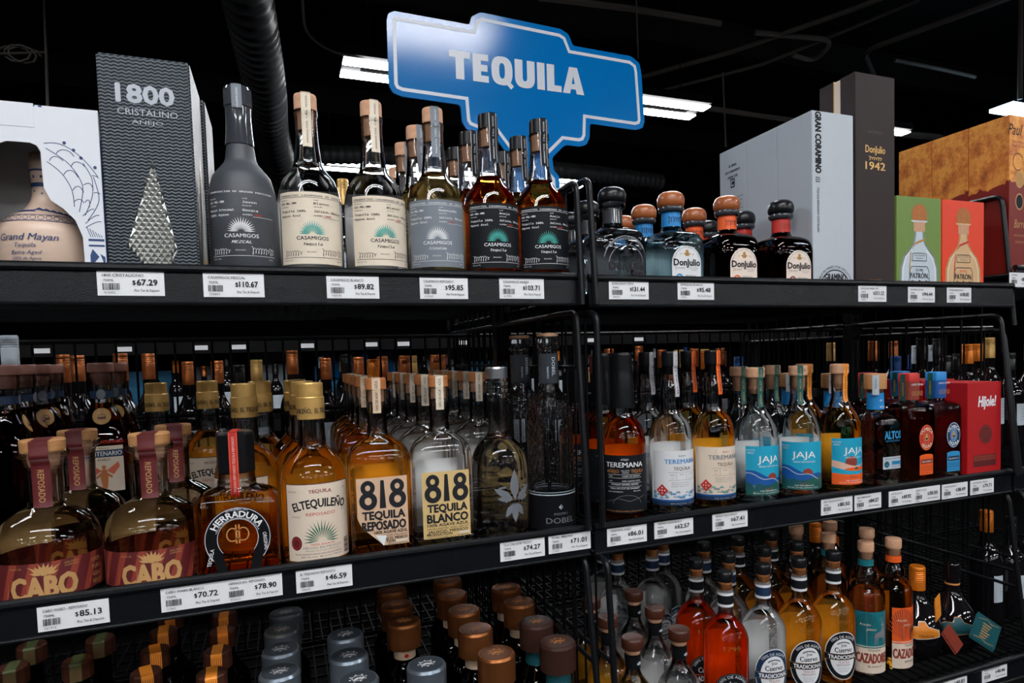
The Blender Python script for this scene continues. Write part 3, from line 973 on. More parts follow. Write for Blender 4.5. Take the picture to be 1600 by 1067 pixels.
# ------------------------------------------------------------------ gold-capped bottle with agave label
def eltq():
    H, R = .268, .0495
    pts = [(.19, .0195), (.2, .0198), (.21, .0192), (.355, .0205), (.40, .0300), (.46, .0425), (.53, .0480), (.6, R), (.98, R), (1, .046)]
    root, rf = bottle('tequila_bottle', 'x', H, pts, G['clear'], .375, T['honey'], cavtop=.2)
    lathe('cap', [(H * .92, .0190), (H * .993, .0190), (H * .993, .0190), (H, .0180)], M['goldfoil'], root)
    lathe('neck_band', [(H * .795, .0203), (H * .915, .0203), (H * .915, .0203), (H * .92, .0196)], M['goldfoil'], root)
    s = Sheet(); s.text('EL TEQUILE\u00d1O,  EL TEQUILE\u00d1O', 0, H * .83, .0075, M['ink'], 2, w=.09, bold=.01)
    s.build('band_lettering', root, cylmap(.0203))
    s = Sheet()
    I = M['ink']
    s.rect(-.052, .006, .052, .121, M['brown']); s.rect(-.0505, .006, .0505, .1195, M['bone'], 1)
    s.text('TEQUILA', .001, -.0125, .0052, M['brick'], 3, w=.032, arc=.12, bold=.015)
    s.text('ELTEQUILE\u00d1O', .001, -.034, .0128, I, 2, w=.078, arc=.12, bold=.028)
    s.text('REPOSADO', .001, .0735, .0046, M['red'], 2, w=.042)
    s.text('BLENDED', -.04, .108, .0026, M['greyink'], 2, w=.014); s.text('1959', .04, .108, .0026, M['greyink'], 2)
    s.text('DESDE', -.035, .071, .0024, M['greyink'], 2, w=.013); s.text('1959', .036, .076, .0024, M['greyink'], 2)
    s.agave(.001, .036, .030, M['agavegreen'], 17, 2, 1.65, .036, 1.05)
    s.ell(-.036, .033, .0085, .0105, M['maroon'], 2)
    s.arc(-.036, .033, .0062, .0078, .0008, M['red'], 3)
    s.text('100% AGAVE', .002, .029, .0030, M['red'], 2, w=.034); s.text('HECHO EN MEXICO', .002, .0243, .0032, M['greyink'], 2, w=.056)
    s.text('PRODUCT OF MEXICO', .002, .0205, .0018, M['greyink'], 2, w=.05)
    s.text('TEQUILA REPOSADO 100% DE AGAVE HECHO EN MEXICO', -.004, .0155, .0021, I, 2, w=.07); s.text('40% alc./vol.  80 proof  750 ml', 0, .0115, .0021, I, 2, w=.06)
    for i in range(9):
        s.rect(.037, .0105 + i * .0026, .047, .0105 + i * .0026 + (.0013 if i % 3 else .0019), I, 2)
    s.build('label', root, cylmap(R))
    back_label_or_backing(root, R, .085, .012, .131, 'white')
    return root

# ------------------------------------------------------------------ faceted square bottle with horseshoe label
def herr():
    H, a, Bd = .202, .056, .040
    pts = [(.28, .0245), (.345, .025), (.36, .0262), (.385, .0262), (.40, .0275), (.44, .045), (.475, .0535), (.53, a), (.97, a), (1, .052)]
    root, rf = bottle('tequila_bottle', 'x', H, pts, G['clear'], .44, T['fire'], 9., Bd, .03, cavtop=.30)
    b = MB(); b.ring([(H * .70, .0265, .0265, 2), (H * .985, .0265, .0265, 2), (H, .0235, .0235, 2)], M['blackcap'], 8, smooth=False, rot=.2)
    b.build('cap', root, bevel=.0012)
    strip(root, 'seal_strip', H, lambda z: .0255, (.3, .0258), .46, .0115, M['red'], 'TEQUILA REPOSADO TEQUILA REPOSADO', M['bone'], -.05, th=.0032, gap=.0014, edge=M['salmon'])
    s = Sheet()
    K, I = M['blackcap'], M['paper']
    s.arc(0, .052, .0435, .045, .0175, K, 1, 40, -.75, pi + .75)
    s.arc(0, .052, .0425, .044, .0007, I, 2, 40, -.72, pi + .72); s.arc(0, .052, .0268, .0285, .0006, I, 2, 40, -.72, pi + .72)
    for sx in (-1, 1):
        s.poly([(sx * .0318, .0215), (sx * .0215, .0345), (sx * .0135, .004), (sx * .027, .004)][::sx], K, 1.5)
    s.text('HERRADURA', 0, .052, .0088, I, 3, w=.068, arc=.0310, bold=.03)
    s.text('ESTABLECIDO 1870', 0, .052, .0022, I, 3, w=.028, arc=.0408)
    s.text('100% DE AGAVE HECHO EN MEXICO TEQUILA', 0, .052, .0020, I, 3, w=.07, arc=.0284)
    s.text('TEQUILA', -.0335, .028, .0052, I, 3, w=.025, rot=1.35, bold=.01); s.text('ORIGINAL', .0335, .044, .0050, I, 3, w=.026, rot=-1.5, bold=.01)
    s.build('label', root, boxmap(a, Bd, 9))
    s = Sheet()
    for cx, r in ((-.007, .008), (.007, .008)):
        s.arc(cx, .058, r, .010, .0016, M['copperlight'], 1, 24)
    s.rect(-.003, .045, -.001, .072, M['copperlight'], 1); s.rect(.001, .045, .003, .072, M['copperlight'], 1)
    s.build('embossed_mark', root, boxmap(a, Bd, 9))
    return root

# ------------------------------------------------------------------ squat dome bottle with wide wooden stopper
def cabo():
    H, R = .205, .0615
    pts = [(.075, .0285), (.085, .0300), (.115, .0295), (.13, .0235), (.2, .0212), (.40, .0205), (.44, .0222), (.475, .034), (.53, .050), (.60, .0583), (.68, R), (.98, R), (1, .058)]
    root, rf = bottle('tequila_bottle', 'x', H, pts, G['clear'], .45, T['straw'], cavtop=.16, seg=52)
    lathe('cap', [(H * .915, .0255), (H * .99, .0262), (H * .99, .0262), (H, .0250)], M['wood'], root)
    lathe('stopper', [(H * .80, .0150), (H * .87, .0185), (H * .91, .0185)], M['corkw'], root)
    s = Sheet(.00012)
    s.rect(-.0105, H * .56, .0105, H, M['maroon'], 0)
    s.text('REPOSADO', -.0035, H * .70, .0072, M['tan'], 2, rot=-pi / 2, w=.044)
    fn = lambda z: max(rf(z), .0264) if z > H * .88 else rf(z)
    s.build('seal_strip', root, revmap(fn, [H * (.58 + .03 * i) for i in range(14)] + [H * .88, H * .885], -.05, .0012), .003)
    b = MB(); b.add([(-.0105, -.0285, H + .0004), (.0105, -.0285, H + .0004), (.0105, .024, H + .0004), (-.0105, .024, H + .0004)], [(0, 1, 2, 3)], M['maroon']); b.build('seal_top', root)
    s = Sheet()
    s.rect(-.105, .002, .105, .050, M['maroon'])
    for i in range(8):
        x = -.1 + i * .024
        s.poly([(x, .002), (x + .008, .002), (x + .024, .050), (x + .014, .050)], M['brick'], .5)
    s.agave(.001, .033, .0185, M['tan'], 9, 2, 1.25, .12, .9)
    s.poly([(-.017, .046), (-.001, .033), (.003, .033), (.019, .046), (.002, .038)], M['tan'], 2)
    s.text('CABO', .0, .004, .029, M['tan'], 2, w=.072, bold=.04)
    s.text('HECHO EN', -.03, .043, .0026, M['tan'], 2, w=.014); s.text('100% PURO', .031, .044, .0026, M['tan'], 2, w=.016); s.text('AGAVE AZUL', .031, .0405, .0026, M['tan'], 2, w=.016)
    for i, t_ in enumerate(('100%', 'PURO', 'AGAVE', 'MEXICO')):
        s.text(t_, .066, .036 - i * .010, .006, M['tan'], 2, w=.016)
    s.build('label', root, cylmap(R))
    s = Sheet(); s.rect(-.035, .05, .035, .104, M['bone']); s.build('back_label_or_backing', root, revmap(rf, [.05 + .004 * i for i in range(1, 14)], pi + .65, -.0013))
    return root

# ------------------------------------------------------------------ screw-capped clear bottle with a leaf emblem
def villa():
    H, R = .282, .048
    pts = [(.06, .0172), (.085, .0172), (.09, .0195), (.115, .0198), (.12, .0178), (.128, .0195), (.155, .0195), (.165, .0155), (.30, .0158), (.39, .0178), (.42, .0225), (.46, .0345), (.52, .044), (.60, R), (.98, R), (1, .045)]
    root, rf = bottle('tequila_bottle', 'x', H, pts, G['lens'], .40, None, cavtop=.17)
    lathe('cap', [(H * .932, .0188), (H * .99, .0188), (H * .99, .0188), (H, .0175)], M['silver'], root)
    s = Sheet()
    P = M['pewter']
    def leaf(cx, cz, L, wd, a):
        pts_ = [(0, 0), (wd, L * .4), (wd * .75, L * .7), (0, L), (-wd * .75, L * .7), (-wd, L * .4)]
        c, q = cos(a), sin(a)
        s.poly([(cx + x * c - y * q, cz + x * q + y * c) for x, y in pts_], P, 2)
    leaf(.022, .062, .052, .0085, 0)
    for sg in (-1, 1):
        leaf(.022 + sg * .004, .066, .036, .006, -sg * 1.05); leaf(.022 + sg * .004, .064, .026, .005, -sg * 1.45)
        leaf(.022 + sg * .003, .058, .026, .0055, pi + sg * .55)
        s.arc(.022 + sg * .019, .0765, .0115, .0105, .0032, P, 2.2, 20, .2 if sg > 0 else 1.2, 2 if sg > 0 else 2.9)
    leaf(.022, .06, -.034, .007, 0)
    s.text('VILLA ONE', .022, .057, .0062, M['ink'], 4, w=.062)
    s.build('leaf_emblem', root, cylmap(R))
    return root

# ------------------------------------------------------------------ tall hammered bottle with black base label
def dobel():
    H, R = .337, .0405
    pts = [(.015, .0195), (.03, .0212), (.07, .0212), (.085, .0170), (.10, .0165), (.265, .0170), (.285, .019), (.31, .025), (.35, .034), (.41, .0395), (.45, R), (.985, R), (1, .038)]
    root, rf = bottle('tequila_bottle', 'x', H, pts, G['hammered'], .29, None, cavtop=.10)
    lathe('cap', [(H * .985, .0185), (H, .0185)], M['corkw'], root)
    lathe('neck_sleeve', [(H * .745, .0176), (H * .895, .0174)], M['frostcap'], root, seg=28)
    s = Sheet()
    s.text('DOBEL', .0045, H * .83, .0058, M['pale'], 2, rot=-pi / 2, w=.032); s.text('MAESTRO', -.004, H * .80, .003, M['pale'], 2, rot=-pi / 2, w=.02)
    s.build('sleeve_lettering', root, cylmap(.0178))
    s = Sheet()
    s.rect(-.124, .004, .124, .062, M['blackcap']); s.rect(-.124, .0625, .124, .0642, M['pale']); s.rect(-.124, .067, .124, .068, M['pale'])
    s.text('MAESTRO', .012, .029, .0042, M['pewter'], 2, w=.024); s.text('DOBEL', .012, .015, .0100, M['pewter'], 2, w=.052, bold=.01)
    s.poly([(.012, .0375), (.016, .0425), (.012, .0475), (.008, .0425)], M['pewter'], 2)
    s.build('label', root, cylmap(R))
    s = Sheet()
    for i in range(5):
        s.text('HECHO EN MEXICO' if i == 0 else 'MAESTRO DOBEL', 0, .073 + i * .019, .005, G['ribbed'], 2, w=.07)
    s.build('embossed_lettering', root, cylmap(R))
    return root

# ------------------------------------------------------------------ bottles with a plastic stopper and woven strap
def ter(kind):
    H, R = .295, .0405
    pts = [(.06, .0138), (.1, .0140), (.16, .0150), (.27, .0185), (.285, .0178), (.37, .0180), (.40, .0225), (.44, .0325), (.50, .0385), (.56, R), (.985, R), (1, .0375)]
    root, rf = bottle('tequila_bottle', 'x', H, pts, G['clear'], .395, {'a': T['amber'], 'b': None, 'r': T['gold']}[kind], cavtop=.17)
    if kind == 'a':
        lathe('capsule', [(H * .665, .0225), (H * .70, .0222), (H * .82, .0205), (H * .9, .0190), (H * .985, .0188), (H * .985, .0188), (H, .0178)], M['blackcap'], root)
    else:
        lathe('cap', [(H * .91, .0145), (H * .925, .0148), (H * .99, .0148), (H * .99, .0148), (H, .0140)], M['blackcap'], root)
        lathe('stopper', [(H * .855, .0098), (H * .9, .0115), (H * .91, .0115)], M['blackcap'], root)
        strip(root, 'strap', H, lambda z: max(rf(z), .0135), (.09, .0152), .285, .0115, M['pale' if kind == 'b' else 'orange'], 'BLANCO' if kind == 'b' else 'REPOSADO', M['navy'], .28, th=.003, gap=.0012, edge=M['salmon' if kind == 'b' else 'straporange'])
    s = Sheet()
    if kind == 'a':
        I, O = M['paper'], M['copperlight']
        s.rect(-.058, .012, .058, .1145, M['charcoal'])
        s.text('A\u00d1EJO', .002, .1055, .0034, I, 2, w=.014)
        s.text('TEREMANA', .002, .0935, .0092, I, 2, w=.070, bold=.02)
        s.text('A\u00d1EJO', -.020, .0835, .0060, O, 2, w=.024); s.text('TEQUILA', .0255, .0835, .0060, O, 2, w=.025)
        s.text('SMALL BATCH', .003, .0865, .0020, I, 2, w=.015); s.text('TEQUILA', .003, .083, .0020, I, 2, w=.012)
        for z in (.0805, .0745, .0655, .0585):
            s.line([(-.03, z), (.034, z)], .0004, I, 2)
        s.text('NOM', -.024, .0765, .0022, I, 2); s.text('1613', -.024, .068, .0022, I, 2)
        s.text('AGED IN BARREL', .014, .0765, .0022, I, 2, w=.034); s.text('100% AGAVE AZUL', .014, .068, .0022, I, 2, w=.034)
        s.text('WHISKEY BARREL RESTED', .002, .0615, .0026, I, 2, w=.05); s.text('VIEILLI EN FUT DE WHISKEY', .002, .0545, .0026, I, 2, w=.055)
        s.text('40% alc./vol.', .024, .05, .0022, I, 2); s.text('HECHO EN MEXICO', -.016, .049, .0020, I, 2, w=.028)
        s.arc(.006, .028, .026, .016, .0006, M['greyink'], 2, 30, 0, pi); s.line([(-.035, .03), (-.01, .038), (.01, .033), (.04, .041)], .0006, M['greyink'], 2)
        s.text('TEREMANA TEQUILA ANEJO 100% DE AGAVE', 0, .0145, .0019, O, 2, w=.07)
    else:
        base = 'white' if kind == 'b' else 'bone'
        s.rect(-.064, .014, .064, .114, M[base])
        s.rect(-.064, .014, .064, .0215, M['navy'], 1); s.rect(-.064, .0215, .064, .0245, M['deepblue'], 1)
        r = random.Random(4)
        for i in range(56):
            s.agave(-.062 + .124 * r.random(), .025 + .012 * r.random(), .004 + .003 * r.random(), M['sky' if i % 3 else 'slate'] if kind == 'b' else M['slate' if i % 3 else 'teal'], 5, 1.2 + i * .005, 1.2, .16)
        s.text('BLANCO' if kind == 'b' else 'REPOSADO', -.002, .1035, .0026, M['ink' if kind == 'b' else 'red'], 3, w=.014)
        s.text('TEREMANA', -.002, .0905, .0088, M['bandblue' if kind == 'b' else 'slate'], 3, w=.066, bold=.015)
        s.text('TEQUILA', -.002, .0785, .0066, M['brown'], 3, w=.034)
        for z in (.0745, .0605):
            s.line([(-.028, z), (.03, z)], .0003, M['ink'], 3)
        for x in (-.014, .006):
            s.line([(x, .0735), (x, .061)], .0003, M['ink'], 3)
        s.text('NOM', -.021, .069, .0021, M['ink'], 3); s.text('1613', -.021, .063, .0021, M['greyink'], 3)
        s.text('AGAVE', -.004, .0695, .0019, M['ink'], 3); s.text('100% AZUL', .018, .0695, .0019, M['greyink'], 3)
        for i in range(3):
            s.text('HECHO EN MEXICO TEQUILA DE LOS ALTOS'[i * 3:i * 3 + 24], -.006, .055 - i * .0036, .0019, M['greyink'], 3, w=.034)
        cx, cz = -.040, .0415
        s.poly([(cx - .0115, cz), (cx, cz - .0115), (cx + .0115, cz), (cx, cz + .0115)], M['red'], 3)
        for dx, dz in ((0, 0), (.005, 0), (-.005, 0), (0, .005), (0, -.005)):
            s.poly([(cx + dx - .0017, cz + dz), (cx + dx, cz + dz - .0017), (cx + dx + .0017, cz + dz), (cx + dx, cz + dz + .0017)], M[base], 4)
        s.text('40% ALC./VOL.  750 ML', .0, .0165, .002, M['pale'], 3, w=.05)
    s.build('label', root, cylmap(R))
    if kind != 'a':
        back_label_or_backing(root, R, .085, .014, .122, 'white')
    else:
        back_label_or_backing(root, R, .085, .014, .125, 'white')
    return root

# ------------------------------------------------------------------ round-shouldered bottle with landscape label
def jaja(kind):
    H, R = .259, .0418
    pts = [(.05, .0165), (.135, .0162), (.14, .0172), (.155, .0165), (.24, .0160), (.31, .0195), (.345, .0240), (.40, .0330), (.47, .0395), (.55, R), (.98, R), (1, .039)]
    root, rf = bottle('tequila_bottle', 'x', H, pts, G['clear'], .35, T['gold'] if kind == 'repo' else None, cavtop=.21)
    lathe('cap', [(H * .925, .0180), (H * .94, .0185), (H * .99, .0185), (H * .99, .0185), (H, .0175)], M['corkw'], root)
    lathe('stopper', [(H * .80, .0085), (H * .84, .0125), (H * .925, .0135)], M['corkw'], root)
    s = Sheet(); s.text('JAJA', 0, H * .958, .005, M['brown'], 1, w=.016); s.build('cap_lettering', root, cylmap(.0186, .1))
    strip(root, 'seal_strip', H, lambda z: max(rf(z), .0155), (.075, .0187), .30, .0105, M['forest' if kind == 'blanco' else 'straporange'], 'JAJA  BLANCO' if kind == 'blanco' else 'JAJA REPOSADO', M['tan'] if kind == 'blanco' else M['ink'], -.08, th=.003, gap=.001)
    s = Sheet()
    x0, x1, z0, z1 = -.049, .053, .012, .1075
    W = M['paper']
    s.rect(x0, z0, x1, z1, M['jajablue'])
    s.text('HECHO EN', x0 + .010, z1 - .009, .0032, W, 3, w=.016); s.text('MEXICO', x0 + .010, z1 - .0145, .0032, W, 3, w=.012)
    s.text('JAJA', -.003, .076, .0135, W, 3, w=.046, bold=.01)
    s.text('TEQUILA 100% AGAVE AZUL', -.002, .0665, .0034, W, 3, w=.044)
    def wave(p, z, mat, L):
        s.poly([(x0, z)] + [(x1, z)] + p[::-1], M[mat], L)
    n = 12
    xs = [x0 + (x1 - x0) * i / n for i in range(n + 1)]
    if kind == 'blanco':
        s.ell(.004, .044, .011, .011, M['brick'], 1)
        wave([(x, .060 - .024 * (i / n) + .004 * sin(i * .8)) for i, x in enumerate(xs)], z0, 'deepblue', 1.5)
        wave([(x, .040 - .010 * (i / n) + .005 * cos(i * .7) - (.008 if i < 3 else 0)) for i, x in enumerate(xs)], z0, 'tealdark', 2)
        wave([(x, .028 + .008 * sin(i * .5 + 3.6)) for i, x in enumerate(xs)], z0, 'forest', 2.5)
        s.line([(x, .055 - .026 * (i / n) + .003 * sin(i * 1.2)) for i, x in enumerate(xs[:10])], .0014, M['pale'], 2.7)
        s.agave(.045, .034, .014, M['forest'], 7, 2.8, 1.1, .08)
        s.text('BLANCO', -.003, .0235, .0030, M['brick'], 3, w=.018)
    else:
        s.ell(-.010, .058, .013, .013, M['brick'], 1)
        wave([(x, .056 + .006 * cos(i * .52)) for i, x in enumerate(xs)], z0, 'pink', 1.5)
        wave([(x, .047 + .004 * cos(i * .6 + 1)) for i, x in enumerate(xs)], z0, 'jajablue', 2)
        s.ell(.006, .044, .030, .004, M['orange'], 2.2)
        wave([(x, .036 - .003 * sin(i * .26)) for i, x in enumerate(xs)], z0, 'orange', 2.5)
        s.agave(.001, .043, .008, M['tealdark'], 7, 2.7, 1.1, .12)
        s.text('REPOSADO', -.003, .0265, .0032, M['brick'], 3, w=.022)
    s.text('CASA TRES HERMANOS', -.003, .0195, .0026, W, 3, w=.038); s.text('40% ALC. BY VOL. 80 PROOF  750 ML', -.004, .0150, .0025, W, 3, w=.062)
    s.build('label', root, cylmap(R))
    s = Sheet(); s.scribble(.012, .132, .018, .012, G['ribbed'], 9, 1, 9, .0012); s.build('embossed_mark', root, revmap(rf, [.13, .135, .14, .145], .1))
    back_label_or_backing(root, R, .07, .012, .109, 'white')
    return root

def altos():
    H, a = .235, .0385
    pts = [(.15, .0155), (.17, .0160), (.17, .0160), (.335, .0165), (.36, .0195), (.385, .028), (.42, .0355), (.46, a), (.97, a), (1, .036)]
    root, rf = bottle('tequila_bottle', 'x', H, pts, G['smoke'], .37, None, 5., .0385, .018, cavtop=.2)
    lathe('cap', [(H * .862, .0222), (H * .875, .0226), (H * .985, .0226), (H, .0215)], M['wood'], root)
    lathe('stopper', [(H * .83, .0165), (H * .862, .0165)], M['brown'], root)
    lathe('neck_band', [(H * .675, .0172), (H * .825, .0170)], M['bandblue'], root)
    s = Sheet(); s.text('HECHO EN', .006, H * .69, .0045, M['paper'], 1, w=.02); s.agave(-.002, H * .75, .006, M['paper'], 5, 1, .9, .1); s.build('band_lettering', root, cylmap(.0174))
    s = Sheet(.00012); s.rect(-.0065, H * .81, .0065, H * .99, M['pale']); s.text('TEQUILA', .0018, H * .91, .0036, M['ink'], 1, rot=pi / 2, w=.022); s.build('seal_strip', root, revmap(lambda z: .0228, [], -.75, .0006))
    s = Sheet()
    s.text('ALTOS', .009, .098, .0165, M['sky'], 2, w=.046, bold=.03); s.text('100% AGAVE TEQUILA', .008, .092, .0032, M['sky'], 2, w=.04)
    s.build('lettering', root, boxmap(a, .0385, 5)); s = Sheet()
    s.rect(-.019, .034, .034, .060, M['pale'], 1); s.text('TEQUILA 100% DE AGAVE', .008, .0545, .0028, M['ink'], 2, w=.046)
    s.ell(-.009, .044, .0068, .0068, M['tealdark'], 2); s.agave(-.009, .041, .006, M['sky'], 5, 3, 1, .12)
    s.rect(.004, .0425, .032, .0505, M['sky'], 2); s.text('PLATA', .018, .0445, .0044, M['ink'], 3, w=.02); s.text('40% ALC. 750 ML', .017, .0375, .0022, M['ink'], 2, w=.026)
    s.build('label', root, boxmap(a, .0385, 5))
    return root

def olmeca(kind):
    H, a = .2325, .044
    pts = [(.16, .0152), (.25, .0158), (.275, .0185), (.29, .030), (.315, .0405), (.36, a), (.97, a), (1, .041)]
    gm = G['smoke']
    root, rf = bottle('tequila_bottle', 'x', H, pts, gm, .28, T['amber'] if kind == 'gold' else None, 5., .038, .017, cavtop=.2)
    col = 'red' if kind == 'gold' else 'bandblue'
    b = MB(); b.ring([(H * .92, .0170, .0170, 5), (H * .99, .0170, .0170, 5), (H, .016, .016, 5)], M[col], 24); b.build('cap', root)
    b = MB(); b.ring([(H * .75, .0166, .0166, 4), (H * .918, .0172, .0172, 5)], M['brick' if kind == 'gold' else 'deepblue'], 24); b.build('neck_band', root)
    s = Sheet(); s.text('OLMECA TEQUILA', .004, H * .885, .0042, M['paper'], 1, w=.036)
    for i in range(4):
        s.arc(-.009 + i * .0085, H * .81, .0034, .0052, .0011, M['tan'], 1, 12)
    s.build('band_lettering', root, lambda u, z, o: (u, -.0176 - o, z))
    s = Sheet(.00012); s.rect(-.006, H * .74, .006, H * .99, M['forest']); s.text('OLMECA', .0015, H * .85, .0036, M['straporange'], 1, rot=pi / 2, w=.03); s.build('seal_strip', root, lambda u, z, o: (-.0178 - o, -u, z))
    s = Sheet()
    cx, cz = .006, .093
    s.ell(cx, cz, .0215, .028, M[col], 1, 36); s.ell(cx, cz, .0208, .0273, M['red' if kind == 'gold' else 'navy'], 1.3, 36); s.arc(cx, cz, .0207, .0272, .0009, M['straporange' if kind == 'gold' else 'paper'], 2, 36)
    s.ell(cx, cz, .011, .0155, M[col], 1.7)
    s.arc(cx, cz, .0095, .0135, .001, M['tan'], 2.2, 24)
    s.rect(cx - .005, cz - .007, cx + .005, cz + .003, M['tan'], 2); s.ell(cx, cz + .005, .004, .004, M['tan'], 2); s.rect(cx - .0032, cz - .0045, cx + .0032, cz - .001, M['charcoal'], 3)
    I = M['bone' if kind == 'gold' else 'paper']
    s.text('OLMECA', cx, cz - .0005, .0068, I, 3, w=.036, arc=.0160, bold=.03); s.text('TEQUILA', cx, cz + .0005, .0068, I, 3, w=.038, arc=.0232, under=True, bold=.03)
    s.build('emblem', root, boxmap(a, .038, 5)); s = Sheet()
    s.rect(cx - .0205, .012, cx + .0205, .053, M['orange' if kind == 'gold' else 'sky'], 1); s.arc(cx, .053, .0205, .004, .004, M['orange' if kind == 'gold' else 'sky'], 1, 10, 0, pi)
    s.rect(cx - .0175, .036, cx + .0175, .046, M['brick' if kind == 'gold' else 'navy'], 2); s.text('GOLD SUPREMO' if kind == 'gold' else 'BLANCO', cx, .039, .0038, M['paper'], 3, w=.028)
    for i in range(5):
        s.arc(cx - .015 + i * .0075, .026, .003, .006, .0009, M['brick' if kind == 'gold' else 'navy'], 2, 12)
    s.text('750 ml   38% alc./vol.', cx, .015, .0024, M['ink'], 2, w=.034)
    s.build('label', root, boxmap(a, .038, 5))
    return root

# ------------------------------------------------------------------ ball-stoppered bottles with arched label
def dj(kind):
    H, a, Bd = .194, .0495, .0495
    gm = {'70': G['clear'], 'blanco': G['blue'], 'repo': G['brown'], 'anejo': G['brown']}[kind]
    pts = [(.2, .0145), (.27, .0162), (.30, .0165), (.34, .0172), (.385, .0215), (.405, .032), (.44, .0432), (.50, .0482), (.58, a), (.97, a), (1, .046)]
    root, rf = bottle('tequila_bottle', 'x', H, pts, gm, .42, T['dark'] if kind in ('repo', 'anejo') else None, 4.2, Bd, .02, cavtop=.3)
    ball = M['ballwood'] if kind in ('blanco', 'repo') else M['blackcap']
    k = .0255
    lathe('cap', [(H * .845, k * .86), (H * .87, k * .98), (H * .91, k), (H * .96, k * .88), (H * .985, k * .62), (H, k * .12)], ball, root, seg=36)
    lathe('cap_collar', [(H * .785, .0178), (H * .795, .0220), (H * .82, .0242), (H * .838, .0238), (H * .846, .0215)], M['frostcap'] if kind != '70' else G['clear'], root, seg=36)
    lathe('neck_band', [(H * .655, .0182), (H * .785, .0176)], M[{'70': 'frostcap', 'blanco': 'bandblue', 'repo': 'orange', 'anejo': 'red'}[kind]], root)
    if kind != '70':
        s = Sheet(); s.scribble(-.016, H * .69, .034, .014, M['navy' if kind == 'blanco' else 'brick'], 11, 1, 15, .0009); s.build('band_lettering', root, cylmap(.0182))
    s = Sheet()
    I = M['ink']
    if kind == '70':
        s.arc(0, .058, .041, .041, .0012, M['pewter'], 1, 30, .1, pi - .1); s.text('PRIMERA EDICION DON JULIO', 0, .05, .0045, M['pewter'], 2, w=.07, arc=.042)
        s.ell(0, .072, .004, .004, I, 2); s.ell(0, .066, .010, .0022, I, 2)
        s.text('DonJulio', 0, .040, .0135, I, 2, w=.068, bold=.035); s.text('70', .022, .0255, .012, I, 2, w=.02, bold=.04)
        s.arc(0, .05, .034, .034, .0008, M['pewter'], 1, 30, .1, pi - .1)
        s.build('label', root, boxmap(a, Bd, 4.2))
        back_label_or_backing(root, a, .076, .008, .098, 'slate', box=Bd)  # slate backing added to lighten the glass behind the lettering, no real label
        return root
    p = [(-.0305, .006), (.0305, .006), (.0305, .056)] + [(.0305 * cos(t), .056 + .030 * sin(t)) for t in [pi * i / 14 for i in range(1, 14)]] + [(-.0305, .056)]
    s.poly(p, M['blush' if kind != 'blanco' else 'white'], 0)
    s.text('TEQUILA DE AGAVE HECHO EN MEXICO', 0, .056, .0022, M['greyink'], 2, w=.075, arc=.0262)
    s.ell(0, .0755, .0034, .0034, M['gold'], 2); s.ell(0, .0715, .0075, .0016, M['gold'], 2); s.poly([(-.0045, .0675), (.0045, .0675), (.003, .0715), (-.003, .0715)], M['gold'], 2)
    s.text('19', -.0125, .069, .0034, M['gold'], 2); s.text('42', .0125, .069, .0034, M['gold'], 2)
    s.text('DonJulio', 0, .0505, .0120, I, 2, w=.055, bold=.035)
    s.scribble(-.026, .044, .020, .004, I, 2, 2, 9, .0004); s.text('100% DE AGAVE', .013, .0455, .0019, M['greyink'], 2, w=.022); s.text('TEQUILA', .014, .042, .0019, M['greyink'], 2, w=.014)
    if kind == 'blanco':
        back_label_or_backing(root, a, .074, .008, .10, 'white', box=Bd)  # white backing added to brighten the pale blue glass
    c = {'blanco': 'sky', 'repo': 'orange', 'anejo': 'brick'}[kind]
    s.arc(-.0165, .0285, .0075, .0075, .003, M[c], 2); s.text('TEQUILA', .007, .0305, .0032, I, 2, w=.022); s.text({'blanco': 'BLANCO', 'repo': 'REPOSADO', 'anejo': 'ANEJO'}[kind], .009, .0235, .0048, M[c], 2, w=.03, bold=.01)
    s.build('label', root, boxmap(a, Bd, 4.2))
    s = Sheet(); s.text('TEQUILA', -.001, .055, .0055, G['ribbed'], 1, w=.056, arc=.0395); s.build('embossed_lettering', root, boxmap(a, Bd, 4.2))
    return root

